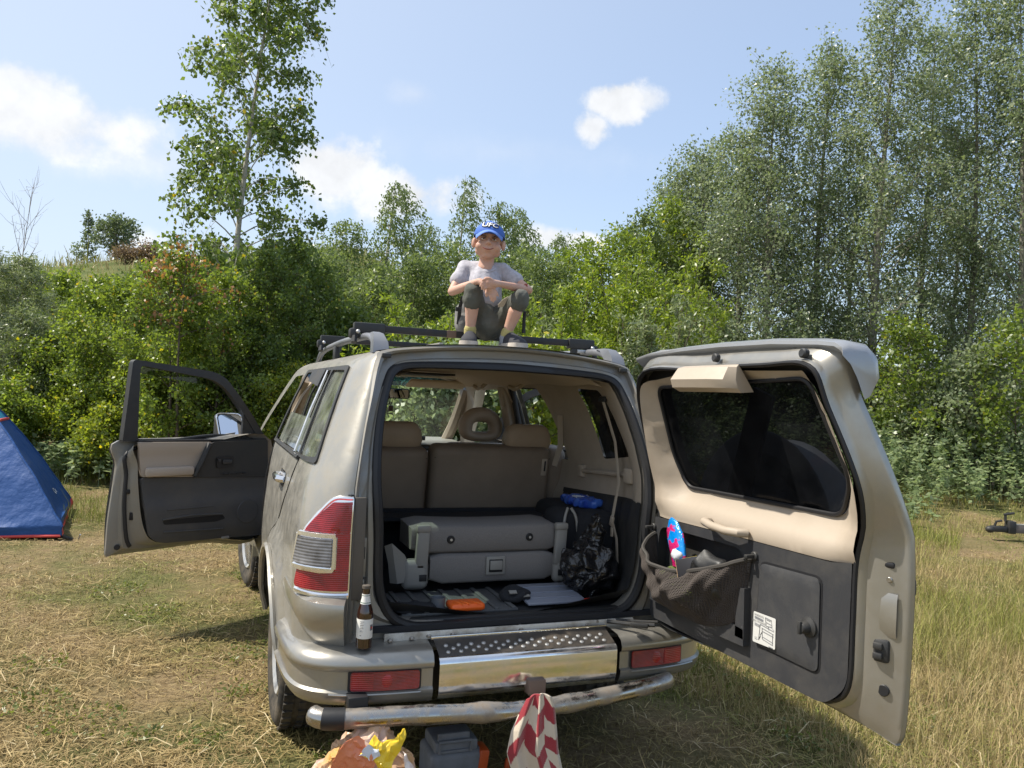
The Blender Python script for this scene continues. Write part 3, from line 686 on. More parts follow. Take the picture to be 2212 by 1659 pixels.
# dark lower trim
low_loop = rpoly([(.015, .70), (1.09, .705), (1.166, .785), (1.168, 1.176), (1.09, 1.164), (.6, 1.158), (.03, 1.146)], [.03, .07, .05, .005, .02, .1, .005])
pocket = rpoly([(.05, .785), (.70, .775), (.70, 1.0), (.64, 1.12), (.07, 1.11)], .05)
def low_o(s, z):
    return -.018+.012*float(sstep(1.10, 1.168, s))
mb = MB(); mb.panel(low_loop, lambda s, z: TP(s, z, low_o(s, z)), [pocket], .05, .0); lt = mb.build('lower_trim', darkpl, TG, angle=60)
mb = MB(); P0 = resample(pocket, .04); mb.loft([[TP(p[0], p[1], o) for p in P0] for o in (-.018, .03)], closed=True); mb.panel(pocket, lambda s, z: TP(s, z, .03), (), .06)
mb.build('storage_recess', blackpl, TG, angle=40)
for nm, pts_ in (('recess_ledge', [(.045, .905), (.22, .87), (.33, .78), (.055, .785)]), ('recess_ledge', [(.47, .795), (.61, .842), (.70, .835), (.705, .775), (.48, .768)]), ('recess_side', [(.655, .98), (.70, .985), (.705, .80), (.655, .80)])):
    mb = MB(); mb.panel(pts_, lambda s, z: TP(s, z, -.045), (), .05, .055)
    mb.build(nm, darkpl, TG, smooth=False)
hatch = rpoly([(.745, .797), (1.057, .795), (1.053, 1.102), (.757, 1.092)], .03)
mb = MB(); mb.panel(rpoly([(.738, .790), (1.064, .788), (1.060, 1.109), (.750, 1.099)], .034), lambda s, z: TP(s, z, -.0195), (), .08); mb.build('hatch_groove', rubber, TG)
mb = MB(); mb.panel(hatch, lambda s, z: TP(s, z, -.030+.006*float(sstep(.02, 0, min(abs(s-.75), abs(s-1.055), abs(z-.797), abs(z-1.097))))), (), .025, .006)
hatchm = mat('scuffed_plastic', (.040, .041, .045), .5, bump=.15, bscale=240, dirt=.25, dcol=(.09, .085, .075), dscale=16)
ht = mb.build('jack_hatch', hatchm, TG, angle=60)
mb = MB(); k0 = Matrix.Translation(TP(1.018, .935, -.030)) @ Vector((-1, 0, 0)).to_track_quat('Z', 'Y').to_matrix().to_4x4()
mb.lathe([(.034, -.002), (.034, .004), (.020, .010), (.019, .030), (.015, .036), (.0, .038)], 20, k0); mb.box(TP(1.018, .935, -.068), (.012, .012, .042), bev=.003); mb.build('hatch_knob', blackpl, ht)
# printed sticker on the hatch
stm = mat('sticker', (.62, .62, .60), .45, dirt=.2, dcol=(.45, .43, .38)); ink = mat('print_grey', (.16, .16, .17), .6)
mb = MB(); mb.panel(rpoly([(.742, .806), (.862, .811), (.860, .918), (.742, .915)], .006), lambda s, z: TP(s, z, -.0325), (), .05, .0); sk = mb.build('instruction_sticker', stm, ht)
mb = MB()
def stl(pts, w=.0011): mb.tube([TP(.742+a*.118, .808+b*.106, -.0335) for a, b in pts], w, 4)
for pts in ([(.55, .95), (.82, .93), (.86, .72), (.60, .68), (.55, .95)], [(.6, .9), (.78, .89)], [(.6, .8), (.82, .78)], [(.33, .66), (.95, .60)], [(.33, .66), (.28, .12)], [(.40, .56), (.93, .50)], [(.42, .46), (.93, .42)], [(.45, .28), (.92, .22)], [(.45, .2), (.92, .14)], [(.42, .56), (.45, .2)], [(.9, .5), (.9, .16)], [(.70, .68), (.72, .58)], [(.35, .3), (.42, .42)], [(.28, .12), (.36, .28)], [(.82, .70), (.95, .64)]): stl(pts)
for b in (.86, .83, .80): stl([(.06, b), (.46, b-.02)], .0008)
for b in (.64, .605, .57): stl([(.07, b), (.30, b-.02)], .0008)
stl([(.10, .12), (.22, .11)], .0008); stl([(.74, .05), (.92, .045)], .0012)
for s_, sz, a, b in (('WARNING', .0105, .26, .92), ('JACK STORAGE', .0105, .27, .715), ('JACK', .006, .16, .17)):
    v, f = text_geo(s_, sz); mb.add([TP(.742+a*.118+p[0], .808+b*.106+p[1], -.0342) for p in v], f)
mb.build('sticker_print', ink, ht, smooth=False)
# latch, slot, stop and plug on the door's free edge
def tip(z, f, o=0.0):
    i = np.argmin([abs(p[1]-z)+(10 if p[0] < .9 else 0) for p in LI]); j = np.argmin([abs(p[1]-z)+(10 if p[0] < .9 else 0) for p in LO])
    a = np.array(TP(LI[i][0], z, .036)); b = np.array(TP(LO[j][0], z, .086)); p = a+(b-a)*f
    d = (b-a); n = np.array([d[1], -d[0], 0]); n /= np.linalg.norm(n); return p+n*o, n
def on_tip(mb, z, f, size, depth, bev=.003):
    p, n = tip(z, f); xa = Vector((0, 0, 1)).cross(Vector(n)).normalized()
    R_ = Matrix((xa, Vector((0, 0, 1)), Vector(n))).transposed(); mb.box(p, (size[0], size[1], depth), R_, bev=bev)
mb = MB(); on_tip(mb, 1.185, .42, (.065, .020), .012, .006); mb.build('latch_slot', rubber, TG)
mb = MB(); on_tip(mb, .92, .46, (.050, .072), .028, .010); on_tip(mb, .935, .42, (.028, .020), .05, .004); on_tip(mb, .905, .42, (.028, .020), .05, .004); mb.build('door_stop', blackpl, TG)
mb = MB(); p, n = tip(.80, .58, .001); mb.disc(p, n, .018, .006, 20, .002); mb.build('rubber_plug', rubber, TG)
mb = MB()
for z, f in ((1.235, .36), (1.145, .34), (1.14, .58)):
    p, n = tip(z, f); mb.disc(p, n, .009, .006, 12, .002)
mb.build('latch_screw', steel, TG)
mb = MB()
prs = [tip(z, .46, o) for z, o in ((1.10, .003), (1.08, .008), (1.03, .009), (.985, .008), (.965, .002))]
mb.loft([[Vector(p)+Vector((0, 0, 1)).cross(Vector(n))*w for w in (-.045, -.038, .03, .042)] for (p, n) in prs], closed=False); mb.build('pressed_panel', paint, TG, angle=70)
# handle and number plate bracket on the outer skin
mb = MB(); mb.box((gx(1.12)+.115, -1.24, 1.12), (.045, .10, .06), bev=.012); mb.build('outer_handle', blackpl, TG)
mb = MB(); mb.box((gx(.8)+.115, -1.10, .80), (.035, .30, .13), bev=.012); mb.build('plate_lamp', blackpl, TG)
# spoiler over the window
mb = MB()
def spo(s, k, dz): return [Vector(TP(s, z+dz, o*k)) for z, o in ((1.864, .065), (1.876, .07), (1.886, .11), (1.878, .20), (1.845, .235), (1.79, .225), (1.745, .17), (1.735, .135), (1.80, .12), (1.84, .10))]
mb.loft([spo(s, k, dz) for s, k, dz in ((.02, .72, -.028), (.10, .9, -.012), (.35, 1.0, .002), (.6, 1.0, .008), (.9, 1.0, .006), (1.12, 1.0, -.006), (1.19, .96, -.014), (1.225, .82, -.03), (1.235, .70, -.045))], closed=True, cap=True)
mb.build('spoiler', mat('spoiler_grey', (.33, .34, .36), .36, .4, .3, dirt=.3, dcol=(.28, .27, .25)), TG, angle=60)
mb = MB()
for s in (.64, 1.10): p = TP(s, 1.828, .03); mb.disc(p, (-1, 0, .1), .016, .02, 14, .004)
mb.build('rubber_stop', blackpl, TG)
# spare wheel carried on the outside
mb = MB(); Ms = Matrix.Translation((.905, -.50, 1.14)) @ Matrix.Rotation(math.pi/2, 4, 'Y')
mb.lathe([(.20, -.10), (.30, -.115), (.36, -.112), (.385, -.08), (.387, .06), (.36, .10), (.28, .115), (.0, .12)], 40, Ms); mb.build('spare_tyre', mat('tyre_cover', (.36, .36, .37), .6), TG)
mb = MB(); mb.lathe([(.0, -.118), (.415, -.112), (.425, -.105), (.0, -.10)], 36, Ms); mb.build('spare_cover_face', MATS['tyre_cover'], TG)
mb = MB(); mb.box((.752, -.48, 1.42), (.02, .13, .62), Matrix.Rotation(.30, 3, 'X'), bev=.006); mb.build('shade_band', rubber, TG)  # dark arm added in place of the shading across the disc
# check strap between bumper and tailgate
mb = MB(); mb.tube([(.40, -.03, .69), (.47, -.09, .692), (.56, -.16, .70)], .009, 8); mb.tube([(.43, .005, .69), (.52, -.06, .692), (.60, -.12, .70)], .006, 8); mb.box((.50, -.135, .697), (.075, .022, .018), Matrix.Rotation(-.7, 3, 'Z'), bev=.003); mb.build('check_strap', blackpl, car)
hn = MB()
for z in (.92, 1.38): hn.box((.655, -.004, z), (.06, .05, .07), bev=.008)
hn.build('tailgate_hinge', jamb, car)
# net pocket on the lower trim
topc = curve_pts([(.045, 1.075), (.075, 1.02), (.18, .975), (.35, .975), (.53, 1.02), (.64, 1.06), (.705, 1.095)], 68)
botc = curve_pts([(.075, .90), (.11, .84), (.20, .805), (.32, .80), (.46, .79), (.58, .82), (.665, .86)], 68)
mb = MB(); rows = []
for j in range(37):
    t = j/36; row = []
    for i in range(69):
        a = i/68; p = topc[i]*(1-t)+botc[i]*t; bulge = math.sin(math.pi*a)**.7*(.05+.085*math.sin(math.pi*(.25+.72*t)))*(1+.16*math.sin(9*a+5*t)+.10*math.sin(21*a-9*t)+.06*math.sin(43*a+12*t))
        row.append(TP(p[0], p[1], -.022-bulge))
    rows.append(row)
mb.loft(rows, closed=False)
netm = mat('net_brown', (.058, .047, .041), .85)
net = mb.build('net_pocket', netm, TG, kind='stuff'); wf = net.modifiers.new('strands', 'WIREFRAME'); wf.thickness = .0054; wf.use_boundary = True; wf.use_replace = True
mb = MB(); mb.tube([np.array(rows[0][i])+np.array([-.001, 0, 0]) for i in range(69)], .0085, 6); mb.build('net_hem', mat('net_hem', (.05, .045, .04), .8), TG)
mb = MB()
for s, z in ((.028, 1.098), (.722, 1.108)): mb.disc(TP(s, z, -.018), (-1, 0, 0), .017, .012, 16, .003); mb.box(TP(s, z, -.045), (.04, .018, .014), bev=.004)
mb.tube([TP(.03, 1.095, -.05), TP(.045, 1.075, -.03)], .003, 5); mb.tube([TP(.722, 1.105, -.055), TP(.69, 1.085, -.035)], .003, 5); mb.tube([TP(.722, 1.105, -.055), TP(.66, 1.075, -.045)], .003, 5)
mb.build('net_hook', blackpl, TG)

# ------------------------------------------------------------------ front doors
def front_door(sg):
    H = (sg*.86, 3.08, 0); d = Vector((sg*.853, -.521, 0))
    D = part_empty('front_door', car, frame(H, d, (0, 0, 1)))
    k = 1 if sg < 0 else -1                                   # outward is +n on the left door
    P = lambda s, h, n=0.0: (s, h, n*k)
    def flip(mb):
        if sg > 0: mb.f = [f[::-1] for f in mb.f]
        return mb
    li = crl([(.0, .57), (.45, .575), (.78, .582), (.86, .60), (.905, .64), (.945, .75), (.975, .95), (.985, 1.10), (.985, 1.245), (.5, 1.25), (.0, 1.25)], 5)
    lo = crl([(-.03, .535), (.45, .525), (.80, .52), (1.06, .519), (1.106, .519), (1.108, .60), (1.104, .75), (1.085, .95), (1.072, 1.10), (1.066, 1.255), (.5, 1.262), (-.03, 1.262)], 5)
    rg = []
    for t, n in ((-.04, -.06), (.0, -.05), (.10, -.045), (.22, -.015), (.30, -.01), (.55, -.004), (.62, .018), (.9, .03), (1.0, .038), (1.0, .055)):
        rg.append([P(*(li[i]+(lo[i]-li[i])*t), n) for i in range(len(li))])
    mb = MB(); mb.loft(rg, closed=True); o_ = MB(); o_.panel([tuple(p) for p in lo], lambda s, h: P(s, h, .055+.03*math.sin((h-.5)*3.6)), (), .12); mb.add(o_.v, o_.f)
    flip(mb).build('door_shell', MATS['jamb'], D, angle=45)
    mb = MB(); mb.tube([P(*(li[i]+(lo[i]-li[i])*.42), -.008) for i in range(len(li))][18:68], .013, 8); mb.build('door_seal', rubber, D)
    # window frame
    fo = rpoly([(1.07, 1.255), (1.028, 1.785), (.45, 1.735), (.353, 1.695), (.178, 1.505), (-.02, 1.24)], [.01, .03, .1, .15, .4, .01], 6)
    fi = rpoly([(.973, 1.268), (.978, 1.748), (.462, 1.682), (.356, 1.625), (.20, 1.45), (.072, 1.268)], [.02, .03, .12, .15, .4, .02], 6)
    mb = MB(); mb.panel(fo, lambda s, h: P(s, h, -.025), [fi], .06, -.05 if sg < 0 else .05); fr = mb.build('window_frame', blackpl, D, angle=40)
    mb = MB(); mb.panel([(.975, 1.748), (.46, 1.684), (.354, 1.628), (.20, 1.455), (.235, 1.44), (.37, 1.59), (.47, 1.637), (.976, 1.70)], lambda s, h: P(s, h, .02), (), .06); mb.build('wind_deflector', glass_mat('smoky%d' % sg, (.30, .34, .36), 1.2), D)
    mb = MB(); mb.panel([(.196, 1.44), (.20, 1.268), (.06, 1.268)], lambda s, h: P(s, h, -.02), (), .05, .02 if sg > 0 else -.02); mb.build('mirror_base', blackpl, D)
    mb = MB(); mb.panel([(.98, 1.262), (.02, 1.262), (.02, 1.25), (.98, 1.25)], lambda s, h: P(s, h, -.03), (), .05, .03*k); mb.build('sill_rubber', rubber, D)
    # inner trim
    tr = lambda n: (lambda s, h: P(s, h, n))
    mb = MB(); mb.panel(rpoly([(.99, 1.252), (.47, 1.245), (.592, 1.008), (.955, 1.025)], .015), lambda s, h: P(s, h, -.068-.012*float(sstep(1.16, 1.2, h))), (), .03, -.03*k); bt_ = mb.build('beige_trim', MATS['door_beige'], D, angle=70)
    mb = MB(); mb.box(P(.775, 1.055, -.085), (.335, .062, .05), bev=.018); mb.build('armrest', MATS['door_beige'], D)
    mb = MB(); mb.panel(rpoly([(.468, 1.245), (.02, 1.258), (.0, .982), (.590, 1.006)], .02), lambda s, h: P(s, h, -.078), (), .05, -.03*k); bl = mb.build('switch_panel', blackpl, D)
    mb = MB(); mb.tube([P(.495, 1.235, -.085), P(.55, 1.13, -.10), P(.60, 1.015, -.088)], [.018, .022, .018], 8); mb.build('grip', blackpl, D)
    mb = MB(); mb.panel(rpoly([(.30, 1.065), (.43, 1.06), (.44, 1.14), (.30, 1.145)], .02), lambda s, h: P(s, h, -.088), (), .03, -.006*k); mb.build('handle_recess', rubber, D)
    mb = MB(); mb.box(P(.355, 1.105, -.094), (.075, .035, .012), bev=.008); mb.box(P(.42, 1.115, -.094), (.02, .022, .012), bev=.004); mb.build('inner_handle', MATS['dark_plastic'], D)
    mb = MB()
    for s in (.22, .27, .32, .37): mb.box(P(s, 1.02, -.10), (.03, .012, .008), bev=.003)
    mb.build('window_switch', rubber, D)
    mb = MB(); mb.panel(rpoly([(.958, 1.02), (.0, .980), (-.01, .55), (.80, .58), (.885, .62), (.92, .78)], [.02, .02, .03, .06, .1, .1]), lambda s, h: P(s, h, -.068-.02*float(sstep(.90, .80, h))*float(sstep(.56, .64, h))), (), .035, -.03*k); lw = mb.build('lower_trim', MATS['door_grey'], D, angle=70)
    mb = MB(); mb.panel(rpoly([(.81, .735), (.80, .705), (.42, .69), (.345, .705), (.37, .735)], .015), lambda s, h: P(s, h, -.0895), (), .04); mb.build('pocket_slot', rubber, D)
    mb = MB(); mb.tube([P(.81, .738, -.09), P(.6, .75, -.09), P(.37, .738, -.09)], .006, 6); mb.tube([P(.80, .655, -.09), P(.36, .635, -.09)], .005, 6); mb.tube([P(.78, .80, -.088), P(.45, .80, -.088)], .004, 6); mb.build('trim_crease', MATS['door_grey'], D)
    mb = MB(); mb.disc(P(.17, .74, -.088), (0, 0, -k), .085, .006, 28, .003); mb.build('speaker_grille', MATS['door_grey'], D)
    mb = MB(); mb.box(P(.33, .567, -.075), (.06, .018, .012), bev=.004); mb.build('courtesy_lamp', greypl, D)
    mb = MB(); mb.box(P(1.005, .93, -.012), (.045, .03, .02), bev=.006); mb.disc(P(1.05, .573, .015), (.4, 0, -k), .018, .01, 16, .003); mb.box(P(.985, .77, -.02), (.02, .05, .02), bev=.004); mb.build('door_latch', rubber, D)
    # mirror outside the window
    M_ = part_empty('door_mirror', D)
    mo = -.040; lp = resample(rpoly([(.196+mo, 1.246), (.364+mo, 1.246), (.362+mo, 1.436), (.196+mo, 1.436)], .036), .025); cm = np.array([.28+mo, 1.342])
    tl_ = lambda p: .066+.42*(p[1]-1.34)+.36*(p[0]-.24)
    mb = MB(); mb.loft([[P(*(cm+(np.array(p)-cm)*k_), tl_(p)*(1-t_)+t_*.11+dn) for p in lp] for k_, dn, t_ in ((1.0, .0, 0), (1.02, .015, .2), (.96, .045, .6), (.78, .07, 1), (.4, .085, 1))], closed=True, cap=True); mb.tube([P(.13, 1.28, .0), P(.19, 1.29, .12)], .022, 8); mb.build('mirror_shell', blackpl, M_)
    mb = MB(); mb.panel(rpoly([(.205+mo, 1.256), (.355+mo, 1.256), (.353+mo, 1.427), (.205+mo, 1.427)], .03), lambda s, h: P(s, h, tl_((s, h))-.004), (), .1); q_ = mb.build('mirror_glass', mirror_m, M_)
    mb = MB(); mb.tube([P(*p, tl_(p)) for p in lp]+[P(*lp[0], tl_(lp[0]))], .007, 6, cap=False); mb.build('mirror_rim', chrome, M_)
door_beige = mat('door_beige', (.40, .335, .275), .6, bump=.1, bscale=240, dirt=.2, dcol=(.28, .23, .18))
door_grey = mat('door_grey', (.062, .062, .066), .62, bump=.1, bscale=240, dirt=.45, dcol=(.12, .11, .095), dscale=5)
front_door(-1); front_door(1)
hh = MB()
for sg in (-1, 1):
    for z in (.66, 1.12): hh.box((sg*.87, 3.07, z), (.05, .04, .06), bev=.006)
hh.build('door_hinge', steel, car)

# ------------------------------------------------------------------ cabin
wx = lambda z: ip(z, [.7, 1.12, 1.18, 1.30, 1.40, 1.60, 1.72, 1.79], [.64, .67, .70, .705, .69, .635, .575, .50])
rearw = rpoly([(.30, 1.385), (.49, 1.705), (.74, 1.712), (.62, 1.345)], .03)
dwin = rpoly([(1.06, 1.30), (1.30, 1.712), (1.80, 1.712), (1.78, 1.30)], .03)
fwin = rpoly([(1.98, .75), (1.98, 1.70), (2.50, 1.69), (3.05, 1.32), (3.05, .75)], .04)
def wall_pt(y, z, o=0, sg=1):
    yg = yr(z)+.10; t = float(sstep(.25, 0, y-yg)); xe = float(np.interp(z, [p[1] for p in hin], [p[0] for p in hin]))-.012
    return (sg*(wx(z)*(1-t)+xe*t+o), max(y, yg-.02), z)
cab = part_empty('cabin', car)
for sg in (-1, 1):
    mb = MB(); mb.panel([(.07, 1.185), (.08, 1.4), (.19, 1.6), (.30, 1.785), (1.0, 1.79), (2.6, 1.78), (3.15, 1.40), (3.15, .72), (1.05, .72), (1.05, 1.14)], lambda y, z: wall_pt(y, z, 0, sg), [rearw, dwin, fwin], .07)
    mb.build('side_trim', beige, cab, angle=60)
    mb = MB(); mb.panel([(.07, .70), (.07, 1.19), (1.06, 1.145), (1.06, .70)], lambda y, z: wall_pt(y, z, -.004, sg), (), .1); mb.build('cargo_side_trim', blackpl, cab)
    mb = MB(); mb.panel(rearw, lambda y, z: wall_pt(y, z, .012, sg), (), .1); mb.build('rear_side_glass', dark_glass if sg > 0 else clear_glass, cab)
    mb = MB(); mb.panel(rpoly([(1.02, 1.27), (1.275, 1.735), (1.84, 1.735), (1.83, 1.27)], .03), lambda y, z: wall_pt(y, z, .05, sg), [dwin], .08, .01); mb.build('window_surround', blackpl, cab)
    # grab rail, belt, pillar and handles
    if sg > 0:
        mb = MB(); mb.tube([wall_pt(.83, 1.262, -.02), wall_pt(.60, 1.275, -.025), wall_pt(.36, 1.288, -.02)], .011, 8); mb.box(wall_pt(.86, 1.26, -.01), (.04, .06, .07), bev=.01); mb.box(wall_pt(.32, 1.288, -.012), (.035, .08, .075), bev=.01); mb.build('trim_rail', beige, cab)
        mb = MB()
        bel = [wall_pt(.43, 1.655, -.02), wall_pt(.40, 1.45, -.035), wall_pt(.37, 1.25, -.05), (.615, .355, 1.07)]
        mb.tube(bel, .014, 6, flat=.15); mb.tube([(.615, .355, 1.07), (.625, .32, .98), (.63, .31, .86)], .012, 6, flat=.15); mb.build('seat_belt', strap_m, cab)
        mb = MB(); mb.box((.612, .35, 1.062), (.012, .03, .05), Matrix.Rotation(.3, 3, 'X'), bev=.004); mb.box((.612, .345, 1.01), (.010, .018, .045), bev=.003); mb.build('belt_tongue', beige, cab)
        mb = MB(); mb.tube([wall_pt(1.02, 1.56, -.03), (.665, 1.10, 1.38), (.64, 1.12, 1.26)], .016, 6, flat=.2); mb.build('seat_belt', strap_m, cab)
        mb = MB(); mb.box(wall_pt(.44, 1.66, -.015), (.02, .07, .03), bev=.008); mb.build('belt_guide', rubber, cab)
    mb = MB(); mb.box((sg*.655, 1.90, 1.45), (.05, .13, .56), Matrix.Rotation(sg*-.24, 3, 'Y'), bev=.015); mb.build('door_pillar', beige, cab)
    mb = MB(); mb.box((sg*.67, 1.80, 1.50), (.03, .05, .48), Matrix.Rotation(sg*-.24, 3, 'Y'), bev=.01); mb.build('pillar_rubber', rubber, cab)
    mb = MB(); mb.tube([(sg*.60, 1.88, 1.72), (sg*.575, 1.87, 1.66), (sg*.59, 1.875, 1.60), (sg*.64, 1.89, 1.58)], .016, 8); mb.build('belt_guide', beige, cab)
    mb = MB(); mb.tube(curve_pts([(sg*.64, 3.42, 1.22), (sg*.635, 3.1, 1.44), (sg*.60, 2.72, 1.72)], 8), .045, 8); mb.build('windscreen_pillar', beige, cab)
    for y0 in (1.35, 2.05):
        mb = MB(); mb.tube([(sg*.535, y0, 1.755), (sg*.50, y0+.02, 1.715), (sg*.50, y0+.11, 1.700), (sg*.50, y0+.20, 1.715), (sg*.535, y0+.22, 1.755)], .013, 8); mb.build('grab_handle', beige, cab)
mb = MB(); mb.panel([(-.50, .30), (0, .29), (.50, .30), (.52, 1.4), (.52, 2.64), (-.52, 2.64), (-.52, 1.4)], lambda x, y: (x, y, roofz(x, y)-.086-.03*float(sstep(.40, .53, abs(x)))-.02*float(sstep(.40, .30, y))+.008*math.sin(y*7)), (), .08); mb.build('headliner', beige_cloth, cab, angle=70)
mb = MB(); mb.box((-.12, 1.62, 1.768), (.46, .36, .012), bev=.004); mb.build('sunroof_opening', rubber, cab)
mb = MB(); mb.box((-.02, 1.84, 1.758), (.50, .10, .012), bev=.005); mb.build('sunroof_blind', mat('blind', (.75, .72, .68), .8), cab)
for sx, w_ in ((.30, .44), (-.32, .44)):
    mb = MB(); mb.box((sx, 2.50, 1.722), (w_, .17, .022), Matrix.Rotation(-.25, 3, 'X'), bev=.009); mb.build('sun_visor', beige_cloth, cab)
mb = MB(); mb.box((0, 3.32, 1.18), (1.40, .5, .20), bev=.06, seg=3); mb.box((.30, 3.10, 1.10), (.55, .18, .20), bev=.04); mb.build('dashboard', greypl, cab)
mb = MB(); mb.box((.31, 3.05, 1.292), (.13, .03, .035), bev=.006); mb.build('phone_holder', rubber, cab)
mm_ = part_empty('interior_mirror', cab)
mb = MB(); mb.box((.045, 2.80, 1.640), (.25, .035, .078), bev=.02); mb.tube([(.0, 2.80, 1.66), (.0, 2.84, 1.73)], .012, 6); mb.build('mirror_body', blackpl, mm_)
mb = MB(); mb.panel(rpoly([(-.072, 1.608), (.155, 1.608), (.155, 1.672), (-.072, 1.672)], .01), lambda x, z: (x, 2.7805, z), (), .1); mb.build('mirror_face', mirror_m, mm_)
mb = MB(); mb.tube([(.0, 2.78, 1.62), (.02, 2.78, 1.55)], .0025, 5); mb.tube([(.045, 2.78, 1.62), (.025, 2.78, 1.55)], .0025, 5); mb.box((.024, 2.78, 1.527), (.034, .03, .045), bev=.006); mb.build('hanging_charm', mat('charm', (.05, .03, .022), .4), mm_)
mb = MB(); mb.box((0, 1.0, .705), (1.30, 2.0, .02)); mb.box((0, 2.3, .62), (1.36, 1.7, .02)); mb.build('cargo_floor', carpet, cab)
trm = mat('ribbed_tray', (.11, .115, .12), .5, .2, dirt=.55, dcol=(.10, .095, .09), dscale=9)
mb = MB(); mb.box((-.22, .30, .722), (.52, .36, .012), bev=.003)
for x in np.linspace(-.45, .02, 7): mb.box((x, .30, .731), (.022, .36, .010), bev=.003)
mb.build('floor_tray', trm, cab)
mb = MB(); mb.box((0, .085, .712), (1.04, .05, .02), bev=.008); mb.build('sill_cover', blackpl, cab)
mb = MB(); mb.box((0, 1.04, .86), (1.28, .03, .34)); mb.box((0, .95, 1.005), (1.34, .22, .016)); mb.build('seat_base_cover', carpet, cab)
# wheel-house cover on the right
mb = MB(); mb.box((.60, .74, .89), (.22, .66, .40), bev=.06, seg=3); mb.build('wheelhouse_cover', carpet, cab)
mb = MB(); mb.lathe([(.020, 0), (.026, .004), (.026, .010), (.018, .010), (.018, 0)], 20, Matrix.Translation((.567, .412, 1.02)) @ Vector((-.3, -1, .1)).to_track_quat('Z', 'Y').to_matrix().to_4x4()); mb.build('trim_ring', greypl, cab)

# second-row bench
bench = part_empty('rear_bench', car)
tilt = Matrix.Rotation(.16, 3, 'X')
def cushion(name, c, s, m, par, bev=.045, rot=None, seg=4):
    mb = MB(); mb.box(c, s, rot if rot is not None else tilt, bev=bev, seg=seg); return mb.build(name, m, par, angle=70)
cushion('seat_back', (-.42, 1.17, 1.13), (.585, .15, .46), seatback_m, bench)
cushion('seat_back', (.245, 1.17, 1.14), (.715, .15, .47), seatback_m, bench)
cushion('side_bolster', (.665, 1.24, 1.15), (.13, .15, .44), seatback_m, bench)
seam_m = mat('seam_thread', (.10, .085, .07), .8)
for pts_ in ([(-.70, 1.078, 1.295), (-.42, 1.07, 1.300), (-.14, 1.078, 1.295)], [(-.10, 1.078, 1.303), (.245, 1.07, 1.308), (.59, 1.078, 1.303)], [(-.68, 1.115, 1.02), (-.42, 1.108, 1.018), (-.15, 1.115, 1.02)], [(-.09, 1.115, 1.02), (.245, 1.108, 1.018), (.58, 1.115, 1.02)]):
    mb = MB(); mb.tube(curve_pts(pts_, 10), .0028, 5); mb.build('seam', seam_m, bench)
mb = MB(); mb.box((-.10, 1.22, 1.345), (.09, .10, .03), bev=.01); mb.box((.14, 1.25, 1.345), (.36, .08, .02), bev=.008); mb.build('seat_shelf', blackpl, bench)
mb = MB(); mb.box((.555, 1.076, 1.255), (.035, .012, .10), tilt, bev=.006); mb.build('belt_slot', beige, bench)
mb = MB(); mb.box((.557, 1.070, 1.262), (.010, .006, .06), tilt, bev=.002); mb.build('slot_hole', rubber, bench)
mb = MB(); mb.box((0, 1.45, .92), (1.25, .50, .14), bev=.05); mb.build('seat_cushion', leather, bench)
for x, z in ((-.30, 1.412), (.475, 1.418)):
    mb = MB(); secs = []
    for t, w_, d_ in ((-.076, .118, .045), (-.06, .137, .058), (-.02, .146, .065), (.03, .136, .062), (.062, .118, .05), (.078, .09, .03)):
        secs.append([(x+w_*np.sign(math.cos(a))*abs(math.cos(a))**.45, 1.165-.08*t+d_*np.sign(math.sin(a))*abs(math.sin(a))**.6, z+t) for a in np.linspace(0, 2*math.pi, 28, endpoint=False)])
    mb.loft(secs, closed=True, cap=True); h_ = mb.build('headrest', leather, bench, angle=60)
    mb = MB()
    for dx in (-.06, .06): mb.tube([(x+dx, 1.17, z-.06), (x+dx, 1.19, z-.14)], .007, 8)
    mb.build('headrest_post', chrome, h_)
# front seats
for sx in (.475, -.475):
    fs = part_empty('front_seat', car)
    cushion('seat_back', (sx, 2.05, 1.08), (.50, .16, .50), leather, fs, .06)
    cushion('seat_cushion', (sx, 2.35, .86), (.50, .50, .16), leather, fs, .06, Matrix.Identity(3))
    mb = MB(); rings_ = []
    for k in range(36):
        a = 2*math.pi*k/36; ca, sa = math.cos(a), math.sin(a)
        r_o = 1.0
        ex = .134*np.sign(ca)*abs(ca)**.75*(1-.20*max(0, sa)); ez = .094*np.sign(sa)*abs(sa)**(.8 if sa > 0 else .45)
        c_ = np.array([sx+ex*.80, 2.0, 1.448+ez*.80-.0]); n_ = np.array([ca, 0, sa]); w = .050-.016*max(0, -sa)
        rings_.append([c_+n_*w*math.cos(b)+np.array([0, 1, 0])*.058*math.sin(b) for b in np.linspace(0, 2*math.pi, 12, endpoint=False)])
    mb.loft(rings_, closed=True, loop=True); mb.build('headrest', leather, fs, angle=80)
